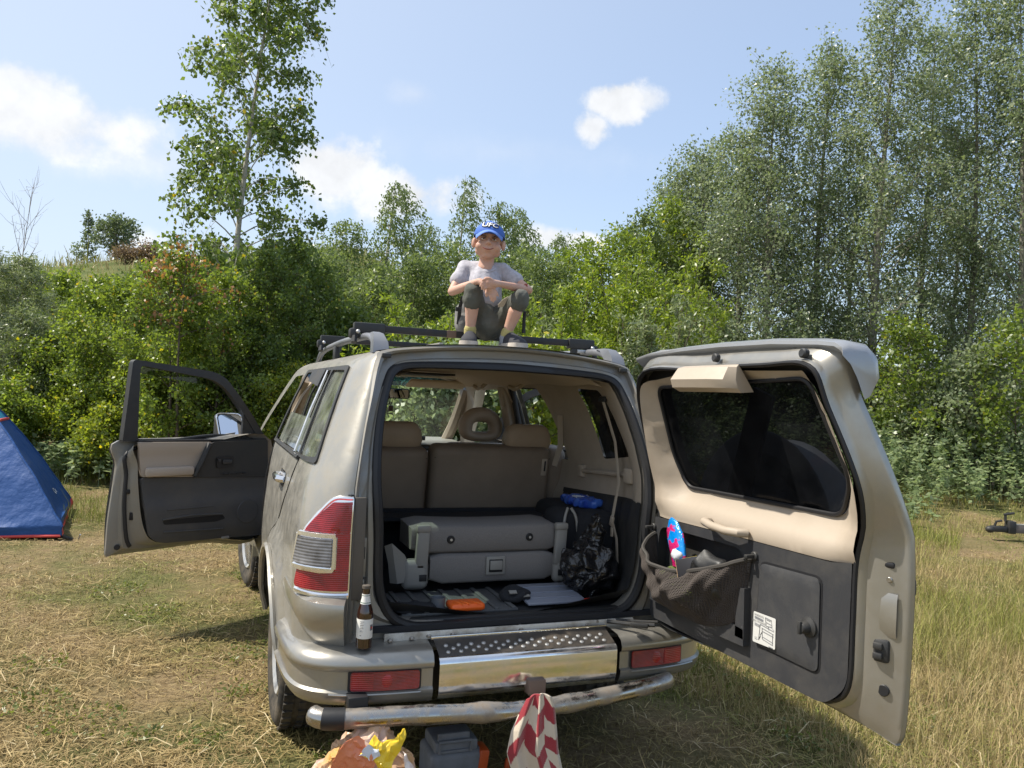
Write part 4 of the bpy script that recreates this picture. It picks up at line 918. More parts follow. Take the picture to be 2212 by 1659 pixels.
# folded third-row seat standing in the boot
third = part_empty('folded_seat', car)
mb = MB()
def slab(z0, z1, x0, x1, y0, y1, bow=.012):
    ys = []
    for x in np.linspace(x0, x1, 12):
        t = (x-x0)/(x1-x0); e = .016*(1-min(1, min(t, 1-t)*22)); b = bow*math.sin(math.pi*t)
        ys.append([(x, y0+e+.010, z0+e), (x, y0+e, z0+e+.012), (x, y0+e-b*.3, (z0+z1)/2), (x, y0+e, z1-e-.012-b*.6), (x, y0+e+.010, z1-e-b*.6), (x, y1, z1-e-b+.01), (x, y1, z0+e)])
    mb.loft(ys, closed=True, cap=True)
slab(.905, 1.035, -.36, .40, .47, .72); mb.build('seat_cushion', greycloth, third, angle=60)
mb = MB(); slab(.765, .900, -.27, .365, .45, .72, .006); mb.build('seat_back', greycloth, third, angle=60)
for x0, zz in ((-.315, 1), (.385, 1)):
    a_ = MB(); a_.box((x0, .452, .935), (.062, .03, .20), Matrix.Rotation(.04, 3, 'Y'), bev=.012); a_.box((x0, .448, 1.025), (.068, .035, .035), bev=.010); a_.build('hinge_arm', greypl, third)
    a_ = MB(); a_.box((x0-.028*(1 if x0 < 0 else -1), .462, .815), (.125, .05, .14), bev=.03, seg=3); a_.build('hinge_cover', greypl, third)
    a_ = MB(); a_.box((x0+.005, .436, .80), (.035, .006, .03), bev=.002); a_.build('hinge_slot', rubber, third)
mb = MB(); mb.box((.045, .442, .845), (.098, .014, .088), bev=.006); lr = mb.build('latch_bezel', greypl, third)
mb = MB(); mb.box((.045, .434, .845), (.068, .004, .060), bev=.002); mb.build('latch_recess', rubber, third)
mb = MB(); mb.box((.045, .430, .848), (.062, .010, .044), bev=.004); mb.build('latch_paddle', greypl, third)
for x, z in ((-.175, .968), (.225, .972)):
    mb = MB(); mb.disc((x, .470, z), (0, -1, 0), .019, .010, 20, .004); bt2 = mb.build('button', rubber, third)
    mb = MB(); mb.disc((x, .459, z), (0, -1, 0), .006, .003, 12); mb.build('button_stud', alu, bt2)
mb = MB(); mb.loft([[(-.50, .42, .955), (-.47, .40, .97), (-.39, .48, .90), (-.40, .52, .89)], [(-.48, .42, .88), (-.455, .40, .88), (-.37, .47, .86), (-.38, .52, .86)], [(-.46, .45, .78), (-.43, .43, .78), (-.35, .47, .78), (-.37, .52, .78)]], closed=True, cap=True); mb.build('seat_bracket', greypl, third, angle=25)
# ------------------------------------------------------------------ land
FH = np.array([math.sin(YAW), math.cos(YAW)]); RH = np.array([math.cos(YAW), -math.sin(YAW)])
def hfun(x, y):
    x = np.asarray(x, float); y = np.asarray(y, float)
    xv = (x-CAM[0])*RH[0]+(y-CAM[1])*RH[1]; yv = (x-CAM[0])*FH[0]+(y-CAM[1])*FH[1]
    H = np.clip(10.1+.125*(xv+36), 7.8, 13.8)*(1-.62*sstep(-16, 2, xv*66/np.maximum(yv, 20)))
    h = .30*sstep(9.5, 16, yv)+H*sstep(19, 66, yv)
    far = sstep(6, 14, np.hypot(x, y))
    h += far*(.10*np.sin(x*.43+1)*np.cos(y*.37)+.25*sstep(30, 60, yv)*np.sin(x*.21)*np.sin(y*.17+2))
    h += .012*np.sin(x*2.1+.5)*np.sin(y*1.7)*sstep(2.5, 4.0, np.hypot(x, y-1.5))
    return h
def hor(px): return 859.7+(px-1106)*.0456
def ground_at(px, D):
    p = CAM[:2]+FH*D+RH*((px-1106)/FPX*D); return np.array([p[0], p[1], float(hfun(p[0], p[1]))])
def height_to(px, D, ytop): return (hor(px)-ytop)/FPX*D+CAM[2]-float(ground_at(px, D)[2])

ticks = lambda a, b, n, p: np.sign(np.linspace(-1, 1, n))*np.abs(np.linspace(-1, 1, n))**p*(b-a)/2+(a+b)/2
gxs = ticks(-260, 260, 171, 2.4); gys = ticks(-240, 280, 171, 2.4)-20
GX, GY = np.meshgrid(gxs, gys); GZ = hfun(GX, GY)
V = np.stack([GX.ravel(), GY.ravel(), GZ.ravel()], 1); n_ = len(gxs); idx = np.arange(n_*n_).reshape(n_, n_)
F = np.stack([idx[:-1, :-1].ravel(), idx[:-1, 1:].ravel(), idx[1:, 1:].ravel(), idx[1:, :-1].ravel()], 1)
gm = bpy.data.materials.new('meadow_soil'); gm.use_nodes = True; t = gm.node_tree; b = t.nodes['Principled BSDF']; b.inputs['Roughness'].default_value = .95; b.inputs['Specular IOR Level'].default_value = .1
geo = N(t, 'ShaderNodeNewGeometry').outputs['Position']
def tnoise(t, co, s, d=6, r=.6):
    n = N(t, 'ShaderNodeTexNoise'); n.inputs['Scale'].default_value = s; n.inputs['Detail'].default_value = d; n.inputs['Roughness'].default_value = r; t.links.new(co, n.inputs['Vector']); return n.outputs['Fac']
def mrange(t, v, a, b_, c=0, d=1):
    m = N(t, 'ShaderNodeMapRange'); setin(t, m, 0, v)
    for i, q in enumerate((a, b_, c, d)): m.inputs[1+i].default_value = q
    return m.outputs[0]
c_a = mixc(t, mrange(t, tnoise(t, geo, 28, 8, .7), .35, .65), (.17, .12, .065, 1), (.31, .235, .13, 1))
c_b = mixc(t, mrange(t, tnoise(t, geo, 40, 8, .7), .35, .65), (.07, .085, .028, 1), (.19, .17, .075, 1))
c_n = mixc(t, mrange(t, tnoise(t, geo, .9, 5, .6), .42, .60), c_a, c_b)
sepz = N(t, 'ShaderNodeSeparateXYZ'); t.links.new(geo, sepz.inputs[0])
c_h = mixc(t, mrange(t, tnoise(t, geo, .35, 8, .65), .35, .65), (.075, .10, .030, 1), (.16, .16, .065, 1))
t.links.new(mixc(t, mrange(t, sepz.outputs[2], .3, 1.2), c_n, c_h), b.inputs['Base Color'])
bp_ = N(t, 'ShaderNodeBump'); bp_.inputs['Strength'].default_value = .8; bp_.inputs['Distance'].default_value = .03; t.links.new(tnoise(t, geo, 60, 6, .7), bp_.inputs['Height']); t.links.new(bp_.outputs[0], b.inputs['Normal'])
tag(fast_mesh('ground', V, F, gm, None, True), 'dry mown meadow ground rising to a grassy hill behind', None, None, 'structure')

# ------------------------------------------------------------------ leaf and bark materials
def leaf_mat(name, dark, light, extra=None, eprob=.02, trans=.45, back=None, gloss=.38):
    m = bpy.data.materials.new(name); m.use_nodes = True; t = m.node_tree; b = t.nodes['Principled BSDF']
    g = N(t, 'ShaderNodeNewGeometry'); rp = N(t, 'ShaderNodeValToRGB'); t.links.new(g.outputs['Random Per Island'], rp.inputs[0])
    cr = rp.color_ramp; cr.elements[0].color = c4(dark); cr.elements[1].position = 1-eprob; cr.elements[1].color = c4(light)
    if extra: e = cr.elements.new(1-eprob+.004); e.color = c4(extra)
    col = rp.outputs[0]
    if back: col = mixc(t, math_(t, 'MULTIPLY', g.outputs['Backfacing'], .8), col, c4(back))
    t.links.new(col, b.inputs['Base Color']); b.inputs['Roughness'].default_value = gloss; b.inputs['Specular IOR Level'].default_value = .45
    tr = N(t, 'ShaderNodeBsdfTranslucent'); hs = N(t, 'ShaderNodeHueSaturation'); hs.inputs['Saturation'].default_value = 1.15; hs.inputs['Value'].default_value = 1.9; t.links.new(col, hs.inputs['Color']); t.links.new(mixc(t, .25, hs.outputs[0], (.30, .34, .03, 1)), tr.inputs[0])
    mx = N(t, 'ShaderNodeMixShader'); mx.inputs[0].default_value = trans; t.links.new(b.outputs[0], mx.inputs[1]); t.links.new(tr.outputs[0], mx.inputs[2])
    t.links.new(mx.outputs[0], t.nodes['Material Output'].inputs[0]); MATS[name] = m; return m
L_birch = leaf_mat('birch_leaf', (.072, .115, .034), (.170, .230, .062), (.42, .32, .05), .010, .42)
L_bush = leaf_mat('sapling_leaf', (.098, .150, .030), (.225, .285, .062), (.45, .36, .05), .015, .45)
L_yellow = leaf_mat('yellowish_leaf', (0.134, 0.186, 0.032), (0.307, 0.346, 0.064), (0.600, 0.486, 0.077), .03)
L_willow = leaf_mat('willow_leaf', (0.070, 0.109, 0.038), (0.179, 0.218, 0.083), None, .01, .3, (0.256, 0.294, 0.179))
L_wbright = leaf_mat('bright_willow_leaf', (0.109, 0.166, 0.028), (0.269, 0.333, 0.058), (0.435, 0.461, 0.090), .03, .4)
L_poplar = leaf_mat('poplar_leaf', (.082, .122, .058), (.190, .235, .115), (.36, .39, .27), .012, .42, (.27, .31, .21), .34)  # bright glints put into the colour of a few pale leaves
L_far = leaf_mat('far_leaf', (.082, .122, .046), (.180, .225, .090), None, .01, .45)
L_weed = leaf_mat('weed_leaf', (.085, .115, .028), (.17, .20, .06), None, .01, .35)
L_hill = leaf_mat('hill_tree_leaf', (.075, .105, .06), (.15, .19, .10), None, .01, .3)  # distance haze put into the leaf colour
L_nettle = leaf_mat('nettle_leaf', (.115, .170, .070), (.265, .325, .165), (.40, .42, .26), .02, .4, (.27, .32, .20))
L_dead = leaf_mat('withered_leaf', (.24, .12, .05), (.40, .20, .09), (.5, .3, .1), .05, .3)
L_rust = leaf_mat('rusty_bush_leaf', (.17, .12, .075), (.27, .18, .12), None, .02, .2)
def bark(name, c1, c2, sc=(6, 6, 2.2), lo=.5, hi=.62):
    m = bpy.data.materials.new(name); m.use_nodes = True; t = m.node_tree; b = t.nodes['Principled BSDF']; b.inputs['Roughness'].default_value = .85
    co = N(t, 'ShaderNodeNewGeometry').outputs['Position']; mp = N(t, 'ShaderNodeMapping'); mp.inputs['Scale'].default_value = sc; t.links.new(co, mp.inputs[0])
    t.links.new(mixc(t, mrange(t, tnoise(t, mp.outputs[0], 3, 6, .7), lo, hi), c4(c1), c4(c2)), b.inputs['Base Color']); return m
B_birch = bark('birch_bark', (.46, .43, .38), (.06, .05, .045), (4, 4, 9), .56, .64)
B_grey = bark('grey_bark', (.22, .21, .17), (.12, .11, .085))
B_brown = bark('brown_bark', (.10, .075, .055), (.17, .13, .09))
B_bare = bark('bare_bark', (.30, .27, .25), (.20, .18, .16))

def unit(v): return v/np.maximum(np.linalg.norm(v, axis=-1, keepdims=True), 1e-9)
class Tubes:
    def __init__(s): s.V = []; s.F = []; s.n = 0
    def add(s, P, R, k=5):
        P = np.asarray(P, float); m = len(P); T = unit(np.gradient(P, axis=0)); ref = np.array([0, 0, 1.]) if abs(T[0, 2]) < .9 else np.array([1., 0, 0])
        A = unit(np.cross(T, ref)); B = np.cross(A, T); a = np.arange(k)*2*math.pi/k
        V = P[:, None]+(A[:, None]*np.cos(a)[None, :, None]+B[:, None]*np.sin(a)[None, :, None])*np.asarray(R)[:, None, None]
        i = np.arange(m*k).reshape(m, k); j = np.roll(i, -1, 1)
        s.V.append(V.reshape(-1, 3)); s.F.append(np.stack([i[:-1].ravel(), j[:-1].ravel(), j[1:].ravel(), i[1:].ravel()], 1)+s.n); s.n += m*k
    def build(s, name, m, parent, kind=None):
        return fast_mesh(name, np.concatenate(s.V), np.concatenate(s.F), m, parent, True, kind=kind)
def leaf_geo(C, A, L, Wd, r, fold=.12, nbias=None, tri=False):
    n = len(C); R = r.normal(size=(n, 3))
    if nbias is not None: R = R+np.asarray(nbias)
    S = unit(np.cross(A, R)); Nn = np.cross(S, A); L = L[:, None]; Wd = Wd[:, None]
    if tri: return np.stack([C+A*L*.18+S*Wd*.55, C+A*L, C+A*L*.1-S*Wd*.5], 1).reshape(-1, 3), np.arange(n*3).reshape(n, 3)
    V = np.stack([C, C+A*L*.42+S*Wd*.5+Nn*Wd*fold, C+A*L, C+A*L*.42-S*Wd*.5+Nn*Wd*fold], 1).reshape(-1, 3)
    return V, np.arange(n*4).reshape(n, 4)
def plant(name, label, cat, base, H, R, seed, lm, bm, group=None, trunk=True, r0=.06, cb=.15, prof=None, nl=34, el=(40, 60), droop=.25, wind=(0, 0, 0), tw=7, lpt=22, leaf=(.055, .042), tlen=.35, hang=.5,
          lean=(0, 0), stems=0, twigs=True, spread=.035, clump=1.0, crown='crown', p_el=None, kl=.34, lv=(.72, 1.12), tri=False):
    r = np.random.default_rng(seed); base = np.asarray(base, float); root = thing(name, label, cat, tuple(base), 0, group)
    tb = Tubes(); LC = []; LA = []; wind = np.array(wind, float)
    def tr(t): return np.array([lean[0]*t*H+.03*H*math.sin(3*t+seed)*t, lean[1]*t*H+.03*H*math.cos(2.3*t+seed)*t, t*H])
    if trunk:
        ts = np.linspace(0, 1, 12); tb.add([tr(t) for t in ts], [max(.004, r0*(1-t)**.8) for t in ts], 8)
    limbs = []
    if stems:
        for i in range(stems):
            az = i*2.4+r.uniform(-.5, .5); tt = r.uniform(.55, 1.0); q = R*r.uniform(.25, 1.0)
            s0 = np.array([math.cos(az)*q*.18, math.sin(az)*q*.18, 0]); e = np.array([math.cos(az)*q, math.sin(az)*q, H*tt*(1-.25*(q/R)**2)])
            limbs.append((s0, e-s0, H*tt, r0*tt))
    for i in range(nl if trunk else 0):
        u = (i+.5)/nl; t = cb+(1-cb)*u**.9*.985; az = i*2.39996+r.uniform(-.4, .4)
        ln = R*(prof(u) if prof else math.sin(math.pi*(.12+.85*u))**.7)*r.uniform(*lv)
        e = math.radians(r.uniform(*el)) if p_el is None else math.radians(p_el(u)+r.uniform(-8, 8))
        limbs.append((tr(t), np.array([math.cos(az)*math.cos(e), math.sin(az)*math.cos(e), math.sin(e)])*ln, ln, max(.004, r0*kl*(1-u)+.003)))
    for (s0, d, ln, rr) in limbs:
        s = np.linspace(0, 1, 6)[:, None]; bend = r.normal(size=3)*.10*ln
        if stems: P = s0+d*s*np.array([1, 1, 1])+bend*np.sin(math.pi*s)*.5+wind*ln*s**2+np.array([0, 0, -.12*droop*ln])*s**2; P[:, :2] = s0[:2]+(d[:2])*s**1.35+bend[:2]*np.sin(math.pi*s)*.5+wind[:2]*ln*s**2
        else: P = s0+d*s+bend*s*(1-s)+np.array([0, 0, -droop*ln])*s**2+wind*ln*s**2
        tb.add(P, np.linspace(rr, rr*.2+.0015, 6), 5)
        m = max(2, int(round(tw*(.5+.5*ln/max(R, .01)) if not stems else tw*2)))
        ss = np.sqrt(r.uniform(.06 if not stems else .10, 1.0, m)); ss[-1] = 1.0
        for q in ss:
            f = q*5; i0 = min(int(f), 4); p0 = P[i0]+(P[i0+1]-P[i0])*(f-i0); tl = tlen*r.uniform(.5, 1.2)*(1.1-.4*q)
            dd = unit(d)*.5+r.normal(size=3)*.62; dd = dd/np.linalg.norm(dd)
            w = np.linspace(0, 1, 4)[:, None]; Q = p0+dd*tl*w+np.array([0, 0, -hang*tl])*w**2+wind*tl*w**2
            if twigs: tb.add(Q[[0, 3]] if tri else Q[[0, 1, 3]], np.linspace(.0045, .0015, 2 if tri else 3)*(1 if r0 < .1 else 1.2), 3)
            n = max(3, int(lpt*r.uniform(.5, 1.4)*clump)); a = r.uniform(.1, 1.0, n)*3; i1 = np.minimum(a.astype(int), 2); fr = (a-i1)[:, None]
            C = Q[i1]+(Q[i1+1]-Q[i1])*fr+r.normal(size=(n, 3))*spread; LC.append(C)
            ax = unit(dd)*.35+r.normal(size=(n, 3))*.75+np.array([0, 0, -hang*.9])+wind*1.2; LA.append(unit(ax))
    if bm is not None: tb.build('trunk' if trunk else 'stems', bm, root)
    if LC and lm is not None:
        C = np.concatenate(LC); A = np.concatenate(LA); k = len(C); L = leaf[0]*r.uniform(.65, 1.2, k)
        Vv, Ff = leaf_geo(C, A, L, L*leaf[1]/leaf[0]*r.uniform(.85, 1.15, k), r, tri=tri); fast_mesh(crown, Vv, Ff, lm, root, kind='stuff')
    return root
NLEAF = 0
# ---- the tall birch left of the car
plant('birch_tree', 'tall slender birch with white trunk and sparse hanging leaves left of the car', 'tree', ground_at(492, 13.6), 9.9, 1.80, 11, L_birch, B_birch, r0=.070, cb=.17, kl=.20,
      prof=lambda u: float(np.interp(u, [0, .15, .35, .55, .72, .85, 1], [.72, .92, 1.0, .92, .76, .54, .28])), nl=84, el=(32, 62), droop=.42, tw=12, lpt=23, leaf=(.086, .068), tlen=.50, hang=.95, lean=(.020, -.01), spread=.07)
# ---- saplings and bushes on the left
def bush(px, D, ytop, R, seed, lm, label, name='birch_sapling', cat='sapling', group=None, bm=None, **kw):
    g = ground_at(px, D); H = max(.5, height_to(px, D, ytop))
    a = dict(trunk=True, r0=.028, cb=.06, nl=34, el=(25, 62), droop=.18, tw=10, lpt=44, leaf=(.054, .041), tlen=.36, hang=.35, spread=.06, prof=lambda u: float(np.interp(u, [0, .12, .4, .75, 1], [.75, 1, .95, .6, .15])))
    a.update(kw); return plant(name, label, cat, g, H, R, seed, lm, bm or B_brown, group, **a)
GB = 'birch saplings and bushes left of the car'
bush(372, 11.6, 560, 1.0, 21, L_bush, 'leafy green birch sapling directly left of the white birch trunk', group=GB)
bush(270, 12.6, 615, 1.1, 22, L_bush, 'green birch sapling behind the open front door, below the round hill tree', group=GB)
bush(175, 13.0, 640, 1.1, 23, L_bush, 'green bushy sapling between the tent and the open front door', group=GB)
bush(470, 12.0, 600, 1.1, 24, L_bush, 'green sapling at the foot of the white birch', group=GB)
bush(560, 12.8, 552, 1.15, 25, L_birch, 'dark green sapling just right of the white birch trunk', group=GB)
bush(640, 13.6, 545, 1.2, 26, L_birch, 'dark leafy sapling between birch and the car roof', group=GB)
bush(330, 12.2, 790, .95, 27, L_yellow, 'yellow-green bush showing through the open front door window', 'bush', 'bush', GB)
bush(420, 12.4, 740, .9, 28, L_bush, 'green bush right behind the door mirror', 'bush', 'bush', GB)
bush(200, 12.8, 820, .95, 29, L_yellow, 'yellow-green bush beside the tent with a few yellow leaves', 'bush', 'bush', GB)
bush(110, 13.2, 740, 1.0, 30, L_bush, 'green bush rising behind the tent', 'bush', 'bush', GB)
bush(610, 12.4, 800, .85, 31, L_yellow, 'bright yellow-green bush between the open door and the car side', 'bush', 'bush', GB)
bush(540, 12.6, 700, .9, 32, L_birch, 'dark green bush above the door mirror', 'bush', 'bush', GB)
bush(690, 14.5, 600, 1.2, 33, L_birch, 'dark shaded bush behind the front left corner of the car', 'bush', 'bush', GB)
bush(260, 12.0, 905, .6, 34, L_yellow, 'low yellowing bush at the left edge of the open front door', 'bush', 'bush', GB, r0=.015)
bush(30, 14.5, 560, 1.2, 35, L_willow, 'grey-green willow bush at the far left edge', 'willow_bush', 'bush', GB, leaf=(.085, .022))
bush(-60, 13.5, 540, 1.2, 36, L_willow, 'tall willow bush cut off by the left picture edge', 'willow_bush', 'bush', GB, leaf=(.085, .022))
bush(55, 13.2, 690, 1.0, 37, L_willow, 'lower willow bush with pale leaves above the tent', 'willow_bush', 'bush', GB, leaf=(.085, .022))
bush(95, 16.5, 650, 1.3, 38, L_willow, 'willow bush below the bare tree', 'willow_bush', 'bush', GB, leaf=(.085, .022))
bush(5, 12.0, 850, .8, 39, L_bush, 'green bush peeking out directly above the blue tent', 'bush', 'bush', GB)
bush(392, 11.35, 540, .80, 41, L_dead, 'young birch with withered orange leaves beside the white birch', 'withered_sapling', 'sapling', None, cb=.62, nl=13, tw=4, lpt=12, leaf=(.066, .048), hang=.9)
bush(258, 52, 545, .9, 42, L_rust, 'rust brown dry bush on the hill crest', 'dry_bush', 'bush', None, leaf=(.15, .09), lpt=6, spread=.2, tlen=.6)
bush(310, 52, 560, 1.4, 43, L_rust, 'low brown dry bush right of the rust brown bush', 'dry_bush', 'bush', None, leaf=(.16, .10), lpt=10, spread=.2, tlen=.5)
GB2 = 'bushes on the slope left of the car'
for i, (px, D, yt, R, lm_, lab) in enumerate([(120, 19, 605, 1.6, L_bush, 'green bush on the slope below the conical tree'), (215, 20, 612, 1.6, L_bush, 'green bush on the slope below the round tree'), (310, 18, 600, 1.5, L_birch, 'dark green bush on the slope below the dry bushes'), (400, 19, 572, 1.6, L_bush, 'bush on the slope behind the withered sapling'),
        (480, 21, 560, 1.7, L_birch, 'bush on the slope directly behind the white trunk'), (590, 20, 548, 1.7, L_bush, 'bush on the slope right of the white trunk'), (660, 22, 540, 1.7, L_birch, 'bush on the slope where the crest meets the dark bushes'), (40, 22, 590, 1.7, L_willow, 'grey-green bush on the slope at the left edge')]):
    bush(px, D, yt, R, 300+i, lm_, lab, 'slope_bush', 'bush', GB2, tri=True, leaf=(.10, .07), spread=.09, tlen=.6, twigs=False)
# trees on the hill
plant('conical_tree', 'narrow conical dark tree on the hill crest', 'tree', ground_at(174, 64), height_to(174, 64, 456), .95, 51, L_hill, B_brown, r0=.07, cb=.04, nl=60, el=(35, 55), droop=.1, tw=4, lpt=7, leaf=(.24, .12), tlen=.35, spread=.06, hang=.1, prof=lambda u: 1-.85*u, twigs=False)
plant('round_tree', 'round bushy tree on the hill beside the conical tree', 'tree', ground_at(237, 62), height_to(237, 62, 482), 2.0, 52, L_hill, B_brown, r0=.12, cb=.12, nl=44, el=(15, 60), droop=.05, tw=7, lpt=13, leaf=(.25, .15), tlen=.8, spread=.16, hang=.1, twigs=False)
plant('small_tree', 'tiny thin tree left of the conical tree', 'tree', ground_at(152, 64), height_to(152, 64, 525), .5, 53, L_far, B_brown, r0=.04, cb=.1, nl=16, tw=4, lpt=9, leaf=(.18, .09), tlen=.4, spread=.1, twigs=False)
plant('bare_tree', 'leafless grey tree at the far left edge', 'tree', ground_at(38, 17), height_to(38, 17, 398), .95, 54, None, B_bare, r0=.03, cb=.28, nl=22, el=(50, 75), droop=-.12, tw=4, lpt=3, tlen=.45, hang=-.25)
# ---- weeping birches and dark bushes behind the car
GW = 'wind-blown birches in the middle distance'
wr = (.40*RH[0], .40*RH[1], 0)
wkw = dict(tri=True, r0=.09, cb=.12, nl=56, el=(35, 62), droop=.55, tw=9, lpt=30, leaf=(.115, .05), tlen=1.0, hang=1.5, spread=.05, wind=wr, twigs=False, prof=lambda u: float(np.interp(u, [0, .2, .5, .75, 1], [.95, 1, .70, .38, .16])))
def wb(px, D, yt, R, seed, label, **kw):
    a = dict(wkw); a.update(kw); plant('weeping_birch', label, 'tree', ground_at(px, D), height_to(px, D, yt), R, seed, L_far, B_birch, GW, **a)
wb(822, 22, 385, 1.75, 61, 'broad weeping birch left of the boy, bent by the wind')
wb(972, 25, 372, 1.35, 62, 'tallest thin weeping birch with a bare narrow tip left of the cap', nl=40)
wb(1052, 25, 432, 1.2, 63, 'wind-blown birch top just behind the cap')
wb(1102, 26, 448, 1.2, 64, 'wind-blown birch top right of the cap')
wb(905, 27, 480, 1.7, 65, 'dense birch between the two tallest weeping birches')
wb(1195, 30, 500, 1.4, 66, 'small far birch in front of the low white cloud')
GD = 'dark bushes behind the car'
dk = dict(tri=True, name='dark_bush', cat='bush', group=GD, leaf=(.095, .055), spread=.09, tlen=.6, twigs=False, nl=38, tw=9, lpt=36)
bush(745, 21, 497, 1.7, 71, L_far, 'rounded bush at the foot of the broad weeping birch', **dk)
bush(700, 19, 560, 1.5, 72, L_far, 'dark bush between the hill crest and the weeping birch', **dk)
bush(800, 17, 590, 1.4, 73, L_far, 'dark bush straight above the left roof rail', **dk)
bush(880, 19, 560, 1.5, 74, L_far, 'dark bush left of the boy', **dk)
bush(950, 20, 540, 1.5, 75, L_far, 'dark bush behind the boy', **dk)
bush(1040, 19, 560, 1.5, 76, L_far, 'dark bush framing the head of the boy', **dk)
bush(1130, 20, 545, 1.5, 77, L_far, 'dark bush right of the boy in the second row', **dk)
bush(760, 14, 680, 1.1, 78, L_birch, 'shaded bush beside the left roof rail', **dk)
for i, (px, D, yt, R, lm_, lab) in enumerate([(1165, 17, 560, 1.5, L_far, 'bush filling the gap right of the boy below the low cloud'), (1235, 18, 528, 1.5, L_bush, 'light green bush under the right end of the low cloud'), (1305, 17, 508, 1.5, L_bush, 'light green bush between low cloud and tallest willow shrub'), (1375, 18, 478, 1.6, L_far, 'bush behind the tallest bright willow shrub'), (1440, 18.5, 445, 1.5, L_bush, 'tall bush at the foot of the smallest poplar')]):
    bush(px, D, yt, R, 400+i, lm_, lab, **dk)
# ---- bright willow shrubs behind the car
GS = 'bright green willow shrubs behind the car'
def shrub(px, D, yt, R, seed, lm, label, name='willow_shrub', **kw):
    a = dict(trunk=False, stems=26, r0=.014, tw=9, lpt=24, leaf=(.085, .031), tlen=.30, hang=.1, spread=.045, droop=.3); a.update(kw)
    plant(name, label, 'shrub', ground_at(px, D), max(.5, height_to(px, D, yt)), R, seed, lm, B_brown, GS, **a)
shrub(905, 10.4, 600, .95, 81, L_wbright, 'yellow-green willow shrub with dark stems left of the boy')
shrub(985, 11.0, 640, .9, 82, L_wbright, 'willow shrub directly behind the boy')
shrub(1120, 11.0, 600, .9, 83, L_wbright, 'willow shrub right behind the elbow of the boy')
shrub(1140, 12.5, 490, .7, 84, L_willow, 'thin tall willow whose tip rises right of the cap', stems=7)
shrub(1210, 12.0, 545, 1.0, 85, L_wbright, 'willow shrub below the low white cloud')
shrub(1290, 12.6, 500, 1.05, 86, L_wbright, 'willow shrub half way between boy and poplars')
shrub(1365, 12.2, 462, 1.1, 87, L_wbright, 'tallest bright willow shrub before the poplars begin')
shrub(1440, 13.0, 470, 1.1, 88, L_wbright, 'willow shrub touching the leftmost poplar')
shrub(1330, 10.8, 640, .9, 89, L_willow, 'dull green many-stemmed shrub above the right roof rail')
shrub(1430, 11.0, 610, .9, 90, L_willow, 'many-stemmed shrub above the tailgate hinge')
shrub(1240, 10.5, 680, .8, 91, L_wbright, 'low willow shrub right above the crossbar end')
shrub(1060, 10.2, 660, .8, 92, L_wbright, 'low willow shrub between the legs of the boy')
GN = 'nettle shrubs in front of the bonnet'
for i, (px, D, yt, R, lab) in enumerate([(860, 9.3, 760, .6, 'broad-leaved green shrub seen through the windscreen on the left'), (930, 9.0, 770, .6, 'broad-leaved green shrub seen through the middle of the windscreen'),
        (1000, 9.4, 760, .6, 'broad-leaved green shrub seen beside the ring headrest'), (1080, 9.1, 770, .6, 'leafy shrub seen through the right front door opening'), (1160, 9.4, 750, .7, 'yellow-green shrub seen through the right rear side window')]):
    bush(px, D, yt, R, 100+i, L_nettle if i < 4 else L_yellow, lab, 'leafy_shrub', 'shrub', GN, leaf=(.085, .05), nl=26, tw=8, lpt=22, r0=.014, hang=.2)
# ---- poplars on the right
GP_ = 'silvery poplars on the right'
pk = dict(tri=True, r0=.085, cb=.03, kl=.26, nl=78, el=(30, 62), droop=.02, tw=10, lpt=32, leaf=(.074, .056), tlen=.80, hang=.15, spread=.115, lv=(.5, 1.28), prof=lambda u: float(np.interp(u, [0, .1, .4, .68, .86, 1], [.95, 1.05, 1.0, .68, .38, .12])))
def pop(px, D, yt, R, seed, label, **kw):
    a = dict(pk); a.update(kw); plant('poplar_tree', label, 'tree', ground_at(px, D), height_to(px, D, yt), R, seed, L_poplar, B_grey, GP_, **a)
pop(1425, 20.2, 420, 1.60, 119, 'smallest silvery poplar where the row slopes down to the willow shrubs', nl=50)
pop(1465, 19.4, 372, 1.60, 120, 'second smallest silvery poplar, tip just right of the willow shrubs', nl=54)
pop(1505, 18.9, 335, 1.66, 121, 'shortest silvery poplar at the left end of the row')
pop(1590, 17.6, 290, 1.66, 122, 'second poplar from the left, above the tailgate top', nl=54)
pop(1655, 16.8, 140, 1.66, 123, 'poplar with the steep left flank above the spoiler', lean=(.0, -.01))
pop(1765, 17.2, 90, 1.60, 124, 'poplar between the steep flank and the tallest tip')
pop(1886, 16.2, -15, 1.73, 125, 'tall poplar with visible straight trunk right of the spoiler', r0=.11)
pop(1975, 17.8, 70, 1.73, 126, 'lower poplar in the notch between the two tallest ones')
pop(2085, 16.5, 20, 1.73, 127, 'poplar near the right edge with leaning trunk', lean=(-.015, 0))
pop(2190, 15.7, -40, 1.80, 128, 'poplar cut by the right edge of the picture')
pop(1830, 19.7, 330, 2.00, 131, 'shaded poplar in the second row behind the straight trunk', nl=44)
pop(2050, 20.0, 300, 2.00, 132, 'shaded poplar in the second row near the right edge', nl=44)
pop(1640, 20.0, 380, 1.86, 133, 'shaded poplar in the second row above the spoiler', nl=44)
pop(2240, 19.7, 280, 2.00, 134, 'shaded poplar in the second row at the right edge', nl=44)
GU = 'young shrubs under the poplars'
